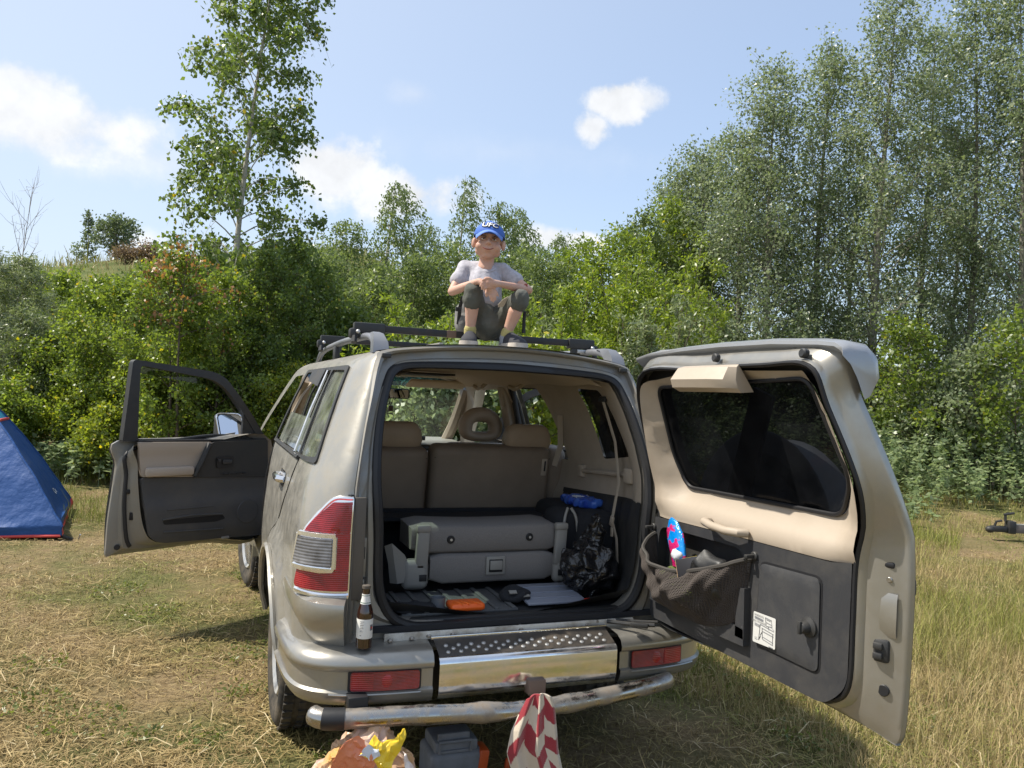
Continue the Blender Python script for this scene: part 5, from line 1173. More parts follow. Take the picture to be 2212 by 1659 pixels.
for i, (px, D, yt, R, lab) in enumerate([(1960, 15.0, 700, 1.08, 'yellow-green young shrub beside the spoiler tip'), (2110, 14.4, 760, 1.08, 'young shrub under the leaning poplar'), (2200, 14.0, 700, 1.22, 'young shrub at the right edge under the poplars'), (1860, 15.8, 820, 0.94, 'young shrub behind the upper edge of the tailgate'), (2040, 14.7, 830, 0.94, 'low shrub in the shade under the poplars'), (1720, 16.0, 690, 1.22, 'shrub just behind the spoiler'), (1560, 16.3, 700, 1.22, 'shrub behind the hinge side of the tailgate')]):
    bush(px, D, yt, R, 140+i, L_bush if i in (0, 2) else L_poplar, lab, 'young_shrub', 'shrub', GU, r0=.016, nl=26, tw=8, lpt=22, leaf=(.085, .06), tlen=.5, spread=.08)
# nettles: ground cover along the wood's edge
r = np.random.default_rng(5); tb = Tubes(); CC = []; AA = []
for i in range(1800):
    px = r.uniform(1450, 2500) if i < 1450 else r.uniform(-250, 760); D = (11.0+6.0*r.uniform()**.7) if i < 1450 else r.uniform(11.4, 12.8)
    if px > 2030 and D < 12.6: D = r.uniform(12.6, 15.0)
    g = ground_at(px, D); h = r.uniform(.55, 1.5)*(1.0 if i < 1450 else .45)*float(np.interp(D, [11.0, 12.6, 14.4], [.18, .42, 1]) if i < 1450 else 1); tip_ = g+np.array([r.normal()*.10, r.normal()*.10, h])
    P = np.linspace(g, tip_, 4); tb.add(P, [.004, .0035, .003, .002], 3)
    n = int(26*h+8); s = np.sqrt(r.uniform(.1, 1, n)); C = g+(tip_-g)*s[:, None]+r.normal(size=(n, 3))*.02; CC.append(C); a = r.normal(size=(n, 3))*np.array([1, 1, .35]); AA.append(unit(a+np.array([0, 0, -.15])))
C = np.concatenate(CC); A = np.concatenate(AA); k = len(C); L = r.uniform(.07, .13, k)
Vv, Ff = leaf_geo(C, A, L, L*.55, r, .1, (0, 0, 1.5)); nl_ = tag(fast_mesh('nettle_undergrowth', Vv, Ff, L_nettle, None, kind='stuff'), 'pale green nettles and herbs along the edge of the trees')
st = tb.build('nettle_stems', L_nettle, nl_, 'stuff')

# ------------------------------------------------------------------ grass
def vnoise(x, y, s, seed=0):
    rr = np.random.default_rng(seed); G = rr.uniform(0, 1, (64, 64)); u = x*s; v = y*s; i = np.floor(u).astype(int); j = np.floor(v).astype(int); fu = u-i; fv = v-j; fu = fu*fu*(3-2*fu); fv = fv*fv*(3-2*fv)
    a = G[i % 64, j % 64]; b = G[(i+1) % 64, j % 64]; c = G[i % 64, (j+1) % 64]; d = G[(i+1) % 64, (j+1) % 64]; return (a*(1-fu)+b*fu)*(1-fv)+(c*(1-fu)+d*fu)*fv
def fbm(x, y, s, seed=0): return (vnoise(x, y, s, seed)*.5+vnoise(x, y, s*2.1, seed+1)*.3+vnoise(x, y, s*4.3, seed+2)*.2)
gmat = bpy.data.materials.new('grass_blade'); gmat.use_nodes = True; t = gmat.node_tree; b = t.nodes['Principled BSDF']; at_ = N(t, 'ShaderNodeAttribute', attribute_name='Col')
t.links.new(at_.outputs['Color'], b.inputs['Base Color']); b.inputs['Roughness'].default_value = .6; b.inputs['Specular IOR Level'].default_value = .3
tr_ = N(t, 'ShaderNodeBsdfTranslucent'); t.links.new(at_.outputs['Color'], tr_.inputs[0]); mx_ = N(t, 'ShaderNodeMixShader'); mx_.inputs[0].default_value = .25; t.links.new(b.outputs[0], mx_.inputs[1]); t.links.new(tr_.outputs[0], mx_.inputs[2]); t.links.new(mx_.outputs[0], t.nodes['Material Output'].inputs[0])
def blades(P, hd, ln, up, wd, col, r, curl=.3):
    """P base, hd heading angle, ln length, up elevation angle: three-point ribbons"""
    n = len(P); d = np.stack([np.cos(hd)*np.cos(up), np.sin(hd)*np.cos(up), np.sin(up)], 1); s = np.stack([-np.sin(hd), np.cos(hd), r.normal(size=n)*.3], 1); s = unit(s)*wd[:, None]*.5
    side_ = np.stack([-np.sin(hd), np.cos(hd), np.zeros(n)], 1)*(r.normal(size=n)*curl*ln*.35)[:, None]
    M1 = P+d*ln[:, None]*.5+side_*.25+np.array([0, 0, 1])*(curl*.18*ln)[:, None]; E_ = P+d*ln[:, None]+side_
    E_[:, 2] = np.maximum(E_[:, 2], P[:, 2]+.002)
    V = np.stack([P-s, P+s, M1+s*.85, M1-s*.85, E_+s*.25, E_-s*.25], 1).reshape(-1, 3); i = np.arange(n)[:, None]*6
    F = np.concatenate([i+np.array([0, 1, 2, 3]), i+np.array([3, 2, 4, 5])]); return V, F, np.repeat(col, 6, 0)
def sector(n, d0, d1, pxa, pxb, r, pw=1.0):
    D = d0*(d1/d0)**(r.uniform(0, 1, n)**pw); px = r.uniform(pxa, pxb, n); X = CAM[0]+FH[0]*D+RH[0]*(px-1106)/FPX*D; Y = CAM[1]+FH[1]*D+RH[1]*(px-1106)/FPX*D
    return X, Y, D, px
def lerp(a, b, t): return np.asarray(a)+(np.asarray(b)-np.asarray(a))*t[:, None]
r = np.random.default_rng(77)
# mown hay and stubble
X, Y, D, px = sector(250000, 2.2, 16.0, -450, 2650, r)
bare = fbm(X-11, Y+5, .8, 33)+r.normal(size=len(X))*.05; kp = ~((bare > .60) & (r.uniform(size=len(X)) < .72)); X, Y, D, px = X[kp], Y[kp], D[kp], px[kp]
Z_ = hfun(X, Y); g = fbm(X, Y, .55, 3); g2 = fbm(X+7, Y-3, 1.7, 9)
green = np.clip((g-.44)*4+(g2-.5)*2.2+r.normal(size=len(X))*.30+.12*(D > 7)+.25*sstep(5.5, 9.5, D), 0, 1)
under = ((np.abs(X) < .9) & (Y > -.1) & (Y < 4.6)); green = np.where(under, np.clip(green+.25, 0, 1), green)
hay = lerp((.25, .175, .075), (.52, .40, .19), r.uniform(0, 1, len(X))**1.3); grn = lerp((.095, .130, .022), (.30, .31, .075), r.uniform(0, 1, len(X)))
col = hay*(1-green[:, None])+grn*green[:, None]; pale = r.uniform(size=len(X)) < .02; col[pale] = (.62, .52, .32)
stub = r.uniform(size=len(X)) < (.35+.3*green); up = np.where(stub, r.uniform(.5, 1.4, len(X)), r.uniform(-.05, .30, len(X)))
ln = np.where(stub, r.uniform(.015, .055, len(X)), r.uniform(.03, .10, len(X))); wd = r.uniform(.0020, .0045, len(X))*(.8+.12*D)
P = np.stack([X, Y, Z_+np.where(stub, 0, r.uniform(.002, .03, len(X)))], 1)
hd = r.uniform(0, 6.283, len(X)); d_ = np.stack([np.cos(hd)*np.cos(up), np.sin(hd)*np.cos(up), np.sin(up)], 1)[stub]; s_ = np.stack([-np.sin(hd), np.cos(hd), np.zeros(len(X))], 1)[stub]*wd[stub, None]*.6
Va = np.stack([P[stub]-s_, P[stub]+s_, P[stub]+d_*ln[stub, None]], 1).reshape(-1, 3); Ca = np.repeat(col[stub], 3, 0)
o2 = fast_mesh('grass_stubble', Va, np.arange(len(Va)).reshape(-1, 3), gmat, None, col=Ca, kind='stuff'); tag(o2, 'short upright stubble between the mown hay')
lay = ~stub; V1 = blades(P[lay], hd[lay], ln[lay], up[lay], wd[lay], col[lay], r)
o = fast_mesh('mown_grass', V1[0], V1[1], gmat, None, col=V1[2], kind='stuff'); tag(o, 'short mown grass and dry hay covering the meadow')
# long straws lying about
X, Y, D, px = sector(620, 2.3, 9, -400, 2600, r); P = np.stack([X, Y, hfun(X, Y)+r.uniform(.012, .04, len(X))], 1)
V1 = blades(P, r.uniform(0, 6.283, len(X)), r.uniform(.08, .24, len(X)), r.uniform(-.02, .14, len(X)), r.uniform(.003, .006, len(X)), lerp((.42, .30, .15), (.68, .58, .36), r.uniform(0, 1, len(X))), r, .7)
o = fast_mesh('loose_straw', V1[0], V1[1], gmat, None, col=V1[2], kind='stuff'); tag(o, 'long pale straws lying loose on the mown grass')
# tall grass
def tall(n, d0, d1, pa, pb, hmin, hmax, name, label, thr=.0, gr=.65, wdm=1.0, keep=None):
    X, Y, D, px = sector(n, d0, d1, pa, pb, r); f = fbm(X, Y, .9, 21); ok = (f > thr) & ~((np.abs(X) < .98) & (Y > -.2) & (Y < 4.7))
    if keep is not None: ok &= keep(X, Y, D, px)
    X, Y, f = X[ok], Y[ok], f[ok]; k = len(X); pt = fbm(X+3, Y-8, .45, 55); q = np.clip(gr+r.normal(size=k)*.25+(f-.5)*1.6+(pt-.5)*2.2-.25*(D[ok] < 4.6), 0, 1)
    col = lerp((.34, .25, .12), (.58, .46, .24), r.uniform(0, 1, k))*(1-q[:, None])+lerp((.11, .140, .022), (.33, .345, .070), r.uniform(0, 1, k))*q[:, None]
    ln = r.uniform(hmin, hmax, k)*np.clip(.1+1.7*f, .35, 1.5)*np.where(D[ok] < 4.4, .6, 1)*np.where(r.uniform(size=k) < .03, 1.7, 1); P = np.stack([X, Y, hfun(X, Y)], 1)
    V1 = blades(P, r.uniform(0, 6.283, k), ln, r.uniform(.75, 1.5, k), r.uniform(.003, .0055, k)*(.7+.09*D[ok])*wdm, col, r, .55)
    o = fast_mesh(name, V1[0], V1[1], gmat, None, col=V1[2], kind='stuff'); tag(o, label)
tall(62000, 3.2, 15.5, 1500, 2700, .06, .24, 'tall_grass', 'tall half-dry grass right of the tailgate', .30, .66, .62, lambda X, Y, D, px: ~((px > 2085) & (D > 8.9) & (D < 10.8)))
tall(14000, 8.9, 13.2, -350, 760, .06, .22, 'rough_grass', 'rough green grass at the foot of the bushes on the left', .40, .78, .7)
tall(5500, 2.7, 5.5, 600, 1900, .06, .24, 'sparse_grass', 'sparse grass stalks under and behind the car', .35, .45)
tall(7000, 30, 66, -500, 900, .35, .9, 'hill_grass', 'long grass on the hill crest', .2, .6, 2.2)

# low weeds between the hay
WC = []; WA = []; WL = []
for (wx_, wy_, wd_, wn_) in [(170, 1570, .16, 60), (90, 1440, .12, 40), (735, 1640, .10, 30), (520, 1500, .10, 30), (560, 1420, .16, 70), (330, 1330, .14, 50), (250, 1280, .16, 60), (60, 1530, .14, 60), (545, 1250, .14, 60), (1560, 1450, .18, 90), (1480, 1420, .16, 80), (1640, 1500, .16, 70), (1750, 1600, .14, 60), (2000, 1560, .14, 50), (2120, 1480, .16, 60), (430, 1610, .08, 24), (300, 1600, .07, 20), (680, 1450, .10, 40)]:
    d_ = FWD+RGT*((wx_-1106)/FPX)-UPV*((wy_-829.5)/FPX); g_ = CAM+d_*(-CAM[2]/d_[2])
    k_ = wn_*4; wd_ *= 1.35; a_ = r.uniform(0, 6.283, k_); q_ = wd_*np.sqrt(r.uniform(0, 1, k_)); WC.append(np.stack([g_[0]+q_*np.cos(a_), g_[1]+q_*np.sin(a_), hfun(g_[0], g_[1])+r.uniform(.004, .05, k_)], 1))
    v_ = r.normal(size=(k_, 3)); v_[:, 2] = np.abs(v_[:, 2])*.6; WA.append(unit(v_)); WL.append(r.uniform(.012, .032, k_))
C = np.concatenate(WC); A = np.concatenate(WA); L = np.concatenate(WL); Vv, Ff = leaf_geo(C, A, L, L*.5, r, .1, (0, 0, 1.2))
tag(fast_mesh('ground_weeds', Vv, Ff, L_weed, None, kind='stuff'), 'small green weeds in patches between the mown hay')
# ------------------------------------------------------------------ the boy on the roof
D0 = 3.97
def bd(px, py, dd): return Vector(at_depth(px, py, D0-dd))
skin = mat('skin', (.56, .355, .275), .55, spec=.3, var=.12, vscale=14, col2=(.52, .30, .225)); skin.node_tree.nodes['Principled BSDF'].inputs['Subsurface Weight'].default_value = .12; skin.node_tree.nodes['Principled BSDF'].inputs['Subsurface Radius'].default_value = (.02, .008, .004)
shirt_m = mat('grey_marl', (.46, .45, .50), .9, bump=.35, bscale=70, bdist=.006, var=.22, vscale=55)
short_m = mat('olive_cotton', (.115, .117, .10), .85, bump=.5, bscale=42, bdist=.008, var=.3, vscale=9)
hair_m = mat('dark_hair', (.035, .024, .017), .6, bump=.6, bscale=200)
cap_m = mat('cap_blue', (.045, .13, .46), .75, bump=.2, bscale=300); capd_m = mat('cap_dark_blue', (.015, .035, .13), .8)
white_m = mat('white_thread', (.82, .82, .82), .6); black_m = mat('black_thread', (.01, .01, .012), .7)
sock_m = mat('yellow_sock', (.44, .38, .16), .95, bump=.4, bscale=200); sockg_m = mat('grey_sock', (.27, .28, .31), .95, bump=.4, bscale=200)
shoe_m = mat('dark_canvas', (.035, .035, .043), .85, bump=.4, bscale=300); sole_m = mat('worn_sole', (.52, .47, .42), .7, dirt=.5, dcol=(.3, .25, .2), dscale=20)
boy = thing('person', 'boy in a blue cap and grey shirt squatting on the car roof with crossed hands', 'person', tuple(bd(1050, 712, 0)))
inv = Matrix.Translation(-Vector(boy.location))
def put(o):                                   # world-space mesh under the person
    o.data.transform(inv); return o
Hc = bd(1056, 522, .07); fw = Vector((CAM[0], CAM[1], Hc.z-.05))-Hc; fw.normalize()
rl = math.radians(6.0); hx = (Vector(RGT)*math.cos(rl)-Vector(UPV)*math.sin(rl)); hx = (hx-fw*hx.dot(fw)).normalized(); hz = fw.cross(hx).normalized()
HM = Matrix(((hx.x, fw.x, hz.x, Hc.x), (hx.y, fw.y, hz.y, Hc.y), (hx.z, fw.z, hz.z, Hc.z), (0, 0, 0, 1)))
hp = lambda x, y, z: HM @ Vector((x, y, z)); HR = HM.to_3x3()
def limb(mb, pts, rad, n=14):
    mb.tube(pts, rad, n)
    for p, r_ in zip(pts, rad): mb.ball(p, r_*.985, sub=2)
J = dict(SL=bd(1004, 579, .0), SR=bd(1085, 584, .0), EL=bd(976, 630, .10), ER=bd(1142, 627, .10), WL=bd(1036, 607, .235), WR=bd(1078, 613, .255),
         HL=bd(1030, 700, .0), HR_=bd(1076, 703, .0), KL=bd(1022, 630, .20), KR=bd(1124, 645, .20), AL=bd(1015, 720, .150), AR=bd(1093, 726, .155))
mb = MB()
mb.ball(hp(0, -.012, .028), 1, (.067, .084, .072), HR); mb.ball(hp(0, .016, -.034), 1, (.060, .058, .056), HR); mb.ball(hp(0, .040, -.074), 1, (.026, .021, .018), HR); mb.ball(hp(0, .030, .030), 1, (.056, .048, .045), HR)
for s in (-1, 1):
    mb.ball(hp(s*.036, .038, -.034), 1, (.029, .029, .026), HR); mb.ball(hp(s*.042, .004, -.050), 1, (.022, .034, .026), HR)
    mb.ball(hp(s*.074, -.006, -.012), 1, (.011, .017, .028), HR @ Matrix.Rotation(s*.45, 3, 'Z')); mb.ball(hp(s*.026, .066, .012), 1, (.017, .010, .006), HR)
limb(mb, [hp(0, .071, .0), hp(0, .081, -.017)], [.0068, .0100], 10)
for s in (-1, 1): mb.ball(hp(s*.009, .078, -.020), .0075)
mb.ball(hp(0, .068, -.047), 1, (.020, .010, .0055), HR); mb.ball(hp(0, .065, -.056), 1, (.017, .010, .006), HR)
limb(mb, [hp(0, -.015, -.05), bd(1051, 566, .045), bd(1049, 584, .02)], [.038, .037, .044])
limb(mb, [bd(1050, 566, .045), bd(1049, 582, .050)], [.036, .040])
limb(mb, [bd(1048, 600, .01), bd(1048, 640, .03), bd(1050, 690, .0)], [.07, .07, .08])
limb(mb, [bd(1030, 590, .0), J['SL'], J['SL'].lerp(J['EL'], .5), J['EL']], [.033, .028, .025, .021]); limb(mb, [bd(1066, 592, .0), J['SR'], J['SR'].lerp(J['ER'], .5), J['ER']], [.033, .028, .025, .021])
limb(mb, [J['EL'], J['EL'].lerp(J['WL'], .35), J['WL']], [.0215, .022, .0150]); limb(mb, [J['ER'], J['ER'].lerp(J['WR'], .35), J['WR']], [.0215, .022, .0150])
limb(mb, [bd(1040, 700, .0), J['HL'].lerp(J['KL'], .5), J['KL'], J['KL'].lerp(J['AL'], .35), J['AL'].lerp(J['KL'], .2), J['AL']], [.055, .044, .036, .035, .025, .023])
limb(mb, [bd(1064, 702, .0), J['HR_'].lerp(J['KR'], .5), J['KR'], J['KR'].lerp(J['AR'], .35), J['AR'].lerp(J['KR'], .2), J['AR']], [.055, .044, .036, .035, .025, .023])
# hands: the one at the picture's right rests on top, the other hangs below it
pR = bd(1062, 612, .280); limb(mb, [J['WR'], pR, bd(1054, 611, .288)], [.016, .021, .018], 12); mb.ball(bd(1056, 617, .284), .018)
for (kx, ky), (mx_x, my), (tx, ty), rr in (((1053, 605), (1044, 604), (1037, 609), .0068), ((1052, 610), (1042, 611), (1037, 618), .0072), ((1053, 615), (1044, 617), (1040, 625), .0070), ((1055, 620), (1048, 623), (1045, 630), .0062)):
    limb(mb, [bd(kx, ky, .292), bd(mx_x, my, .300), bd(tx, ty, .290)], [rr*1.0, rr*.86, rr*.7], 8)
limb(mb, [bd(1064, 606, .288), bd(1056, 601, .298), bd(1049, 600, .296)], [.0085, .0078, .0062], 8)
pL = bd(1050, 617, .252); limb(mb, [J['WL'], pL, bd(1061, 628, .258)], [.016, .020, .017], 12); mb.ball(bd(1065, 627, .256), .016)
for (kx, ky), (mx_x, my), (tx, ty), rr in (((1059, 630), (1059, 640), (1061, 648), .0065), ((1063, 631), (1064, 642), (1066, 650), .0070), ((1067, 630), (1070, 640), (1071, 646), .0066), ((1070, 627), (1075, 634), (1077, 639), .0060)):
    limb(mb, [bd(kx, ky, .262), bd(mx_x, my, .268), bd(tx, ty+2, .262)], [rr*1.0, rr*.84, rr*.7], 8)
limb(mb, [bd(1052, 626, .262), bd(1050, 634, .268), bd(1051, 640, .266)], [.0085, .0075, .006], 8)
put(remesh(mb, 'body', skin, boy, .0042, 3, .5))
# face details
eyew = mat('eye_white', (.62, .58, .55), .2); iris = mat('iris', (.03, .022, .018), .15); lip = mat('lips', (.30, .085, .07), .8, spec=.1); brow = mat('brow', (.09, .055, .04), .8)
for s in (-1, 1):
    m2 = MB(); m2.ball(hp(s*.027, .0665, -.001), 1, (.0115, .008, .0042), HR); e_ = put(m2.build('eye', eyew, boy))
    m2 = MB(); m2.ball(hp(s*.026, .0735, -.001), 1, (.0052, .0025, .0040), HR); put(m2.build('iris', iris, e_))
    m2 = MB(); m2.tube([hp(s*.012, .0755, .0085), hp(s*.026, .077, .013), hp(s*.042, .068, .010)], [.0016, .0024, .0012], 6); put(m2.build('eyebrow', brow, boy))
    m2 = MB(); m2.tube([hp(s*.015, .0745, .0045), hp(s*.027, .0765, .0065), hp(s*.040, .069, .002)], [.0012, .0016, .001], 5); put(m2.build('eyelid', brow, boy))
m2 = MB(); m2.tube(curve_pts([hp(-.027, .0645, -.042), hp(-.013, .0745, -.049), hp(.0, .0780, -.051), (hp(.013, .0745, -.049)), hp(.027, .0645, -.0415)], 12), [.0012+.0014*math.sin(math.pi*i/12) for i in range(13)], 6); put(m2.build('mouth', lip, boy))
m2 = MB(); m2.ball(hp(0, -.022, .030), 1, (.0705, .0795, .062), HR, 3)
hv = [v for v in m2.v]; put(m2.build('hair', hair_m, boy)); m2 = MB()
for s in (-1, 1): m2.ball(hp(s*.0655, .014, .018), 1, (.004, .009, .014), HR); m2.ball(hp(s*.054, -.050, -.005), 1, (.010, .022, .024), HR)
put(m2.build('sideburns', hair_m, boy))
m2 = MB(); m2.box(bd(1136, 617, .135), (.016, .006, .020), HR, bev=.003); put(m2.build('graze', mat('graze', (.30, .06, .05), .6), boy))
# cap
m2 = MB()
def capp(a, k): return hp(.0775*math.sin(a)*math.cos(k), -.010+.0935*math.cos(a)*math.cos(k), .026+.071*math.sin(k)*(1+.06*math.cos(a)))
m2.loft([[capp(2*math.pi*i/36, k) for i in range(36)] for k in np.linspace(0, math.pi/2*.985, 12)], closed=True, cap=True); cp_ = put(m2.build('cap', cap_m, boy, angle=70))
m2 = MB(); m2.loft([[capp(2*math.pi*i/36, k) + (capp(2*math.pi*i/36, k)-hp(0, -.01, .026))*.012 for i in range(9, 28)] for k in np.linspace(-.12, .42, 5)], closed=False); put(m2.build('cap_back', capd_m, cp_))
def bill(u, v, o=0):
    return hp(.0685*u*(1-.06*v), .068-.060*u*u*.75+.058*v*(1-.45*u*u), .049-.022*v-.016*u*u*(1+.6*v)+o)
m2 = MB()
m2.loft([[bill(u, v) for u in np.linspace(-1, 1, 17)] for v in np.linspace(0, 1, 7)], closed=False); m2.loft([[bill(u, v, -.004) for u in np.linspace(1, -1, 17)] for v in np.linspace(0, 1, 7)], closed=False)
m2.loft([[bill(u, 1, 0) for u in np.linspace(-1, 1, 17)], [bill(u, 1, -.004) for u in np.linspace(-1, 1, 17)]], closed=False); put(m2.build('cap_bill', mat('bill_blue', (.11, .22, .60), .7), cp_, angle=60))
def on_cap(x, z, o):
    kk = math.asin(max(-.99, min(.99, (z-.026)/.075))); sx = x/(.0775*math.cos(kk)); a = math.asin(max(-.98, min(.98, sx))); p = capp(a, kk); return p+(p-hp(0, -.01, .026)).normalized()*o
for nm, bold, o, mm in (('lettering_outline', .0042, .0022, black_m), ('lettering', .0004, .0042, white_m)):
    v, f = text_geo('UFC', .040, 0, bold); m2 = MB(); m2.add([on_cap((q[0]*1.04+.16*q[1]), .068+q[1]*.80, o) for q in v], f); put(m2.build(nm, mm, cp_, smooth=False))
m2 = MB(); m2.ball(capp(0, math.pi/2*.985), .006); put(m2.build('cap_button', cap_m, cp_))
# shirt
m2 = MB(); limb(m2, [bd(1050, 668, .01), bd(1048, 650, .030), bd(1047, 618, .03), bd(1047, 600, .015)], [.080, .086, .090, .082], 20)
limb(m2, [bd(1030, 585, .005), J['SL'], J['SL'].lerp(J['EL'], .36), J['SL'].lerp(J['EL'], .52)], [.052, .042, .039, .043]); limb(m2, [bd(1066, 588, .005), J['SR'], J['SR'].lerp(J['ER'], .36), J['SR'].lerp(J['ER'], .52)], [.052, .042, .039, .043])
shi = remesh(m2, 'shirt', shirt_m, boy, .0065, 5)
for v in shi.data.vertices:
    p = v.co.copy(); v.co = p+v.normal*(mnoise.noise(Vector((p.x*22+p.z*12, p.y*22, p.z*16-p.x*9)))*.006+mnoise.noise(p*52)*.002)
put(shi)
m2 = MB(); cc = [bd(1050+20*math.sin(a), 577+11*math.cos(a), .040+.050*math.cos(a)) for a in np.linspace(0, 2*math.pi, 25)]; m2.tube(cc, .0075, 8, cap=False); put(m2.build('collar', shirt_m, boy))
# cropped trousers
m2 = MB(); m2.ball(bd(1052, 703, -.005), 1, (.105, .085, .062)); limb(m2, [bd(1050, 672, .02), bd(1052, 700, .0)], [.088, .088], 16)
limb(m2, [bd(1034, 702, .0), J['HL'].lerp(J['KL'], .5), J['KL']+Vector((0, 0, .006)), J['KL'].lerp(J['AL'], .12), J['KL'].lerp(J['AL'], .24)], [.066, .055, .043, .046, .048])
limb(m2, [bd(1070, 704, .0), J['HR_'].lerp(J['KR'], .5), J['KR']+Vector((0, 0, .006)), J['KR'].lerp(J['AR'], .06), J['KR'].lerp(J['AR'], .11)], [.066, .055, .044, .046, .048])
limb(m2, [bd(1040, 700, .07), bd(1052, 708, .07), bd(1066, 702, .07)], [.055, .058, .055]); limb(m2, [bd(1050, 672, .085), bd(1052, 700, .08)], [.045, .06])
tro = remesh(m2, 'trousers', short_m, boy, .0065, 5)
for v in tro.data.vertices:
    p = v.co.copy(); w_ = mnoise.noise(Vector((p.x*26, p.y*26, p.z*11)))*.007+mnoise.noise(Vector((p.x*60+4, p.y*60, p.z*38)))*.0035; v.co = p+v.normal*w_
put(tro)
m2 = MB(); m2.panel([(0, 0), (.034, .004), (.038, .05), (.016, .036), (-.004, .012)], lambda a, b_: bd(1076, 664, .158)+Vector(RGT)*a+Vector(UPV)*b_+Vector((0, -.03*b_/.05, 0)), (), .02, .003); put(m2.build('patch', mat('patch', (.42, .37, .29), .9), boy))
# socks and shoes
for A, K, toe, heel in ((J['AL'], J['KL'], bd(1011, 746, .275), bd(1016, 738, .115)), (J['AR'], J['KR'], bd(1122, 752, .255), bd(1090, 740, .125))):
    m2 = MB(); q = A.lerp(K, .0); limb(m2, [q, A.lerp(K, .11)], [.029, .030]); sk_ = put(m2.build('sock', sock_m, boy))
    m2 = MB(); limb(m2, [A+Vector((0, 0, -.035)), A.lerp(K, -.04)], [.031, .0295]); put(m2.build('sock_foot', sockg_m, boy))
    zb = 1.879 if A is J['AL'] else 1.880
    d = Vector((toe.x-heel.x, toe.y-heel.y, 0)); d.normalize(); sd = Vector((d.y, -d.x, 0)); L0 = .19; base = Vector((heel.x, heel.y, zb))-d*.01
    def ring(t, w, h, z0): return [base+d*(L0*t)+sd*(w*math.cos(a))+Vector((0, 0, z0+h*max(0, math.sin(a))**.8)) for a in np.linspace(0, math.pi, 11)]
    m2 = MB(); m2.loft([ring(t, w, h, .02) for t, w, h in ((0, .022, .045), (.06, .032, .062), (.25, .036, .068), (.45, .036, .060), (.65, .041, .045), (.85, .040, .030), (.96, .028, .02), (1, .012, .008))], closed=True, cap=True); s_ = put(m2.build('shoe', shoe_m, boy, angle=60))
    m2 = MB(); m2.loft([[base+d*(L0*t)+sd*w*k_+Vector((0, 0, z)) for t, w in ((-.02, .0), (0, .024), (.06, .035), (.25, .038), (.5, .039), (.68, .044), (.86, .043), (.97, .030), (1.02, .0))]+[base+d*(L0*t)-sd*w*k_+Vector((0, 0, z)) for t, w in ((.97, .030), (.86, .043), (.68, .044), (.5, .039), (.25, .038), (.06, .035), (0, .024))] for z, k_ in ((0, 1.0), (.012, 1.03), (.026, 1.0))], closed=True, cap=True); put(m2.build('sole', sole_m, s_, angle=50))
# rucksack behind him
rk = thing('rucksack', 'grey rucksack with black straps behind the boy on the roof', 'rucksack', tuple(bd(1010, 712, -.12)))
rinv = Matrix.Translation(-Vector(rk.location))
bagm = mat('grey_canvas', (.20, .195, .19), .85, bump=.5, bscale=60, bdist=.006, var=.3)
m2 = MB(); m2.box(bd(1044, 690, -.14), (.30, .12, .17), Matrix.Rotation(-YAW, 3, 'Z'), bev=.05, seg=4); m2.ball(bd(1008, 698, -.11), 1, (.06, .05, .07)); o = remesh(m2, 'bag_body', bagm, rk, .008, 5); o.data.transform(rinv)
m2 = MB(); m2.tube([bd(1000, 640, -.03), bd(994, 662, -.06), bd(990, 700, -.08)], .010, 6, flat=.4); m2.box(bd(990, 668, -.05), (.030, .012, .022), bev=.003); o = m2.build('strap', blackpl, rk); o.data.transform(rinv)
m2 = MB(); m2.tube([bd(1134, 672, .0), bd(1132, 690, -.02), bd(1131, 720, -.02)], .009, 6, flat=.4); o = m2.build('strap', blackpl, rk); o.data.transform(rinv)

# ------------------------------------------------------------------ loose things in and on the car
def local(root, *objs):
    iv = Matrix.Translation(-Vector(root.location))
    for o in objs: o.data.transform(iv); o.parent = root
def crumple(mb, amp, sc, seed=0):
    mb.v = [tuple(Vector(v)+mnoise.noise_vector(Vector(v)*sc+Vector((seed, seed*2, 0)))*amp) for v in mb.v]; return mb
# beer bottle on the bumper
bt = thing('beer_bottle', 'brown beer bottle with white labels standing on the rear bumper', 'bottle', (-.672, -.075, .668))
brown_glass = mat('brown_glass', (.028, .009, .004), .06, spec=.8, coat=.6); paper = mat('label_paper', (.72, .71, .68), .6, dirt=.15, dcol=(.5, .48, .42), dscale=30)
m2 = MB(); m2.lathe([(.026, 0), (.0305, .004), (.0305, .125), (.028, .145), (.019, .170), (.0145, .190), (.0135, .225), (.0155, .227), (.0155, .236), (.0125, .238), (.011, .236)], 32); m2.build('glass_body', brown_glass, bt)
m2 = MB(); m2.lathe([(.0309, .040), (.0311, .041), (.0311, .112), (.0309, .113)], 32); lb = m2.build('main_label', paper, bt)
m2 = MB(); m2.lathe([(.0205, .168), (.0157, .190), (.0149, .205), (.0147, .205)], 28); m2.build('neck_label', paper, bt)
green_m = mat('print_green', (.03, .10, .05), .6); m2 = MB()
for z0, z1, r0_, r1_ in ((.1985, .2005, .0154, .0152), (.172, .1745, .0199, .0193)): m2.lathe([(r0_, z0), (r1_, z1)], 28)
m2.build('neck_band', green_m, bt)
m2 = MB()
for k, (z, w) in enumerate(((.104, .5), (.097, .42), (.091, .46), (.085, .40), (.079, .44), (.073, .30), (.067, .36), (.052, .22))):
    a0 = -2.35; m2.loft([[(.0315*math.cos(a0+w*t), .0315*math.sin(a0+w*t), z+dz) for t in np.linspace(0, 1, 6)] for dz in (0, .0022)], closed=False)
m2.loft([[(.0315*math.cos(a), .0315*math.sin(a), z) for a in np.linspace(-1.05, -.55, 8)] for z in (.070, .092)], closed=False)
m2.build('label_print', ink, lb, smooth=False)
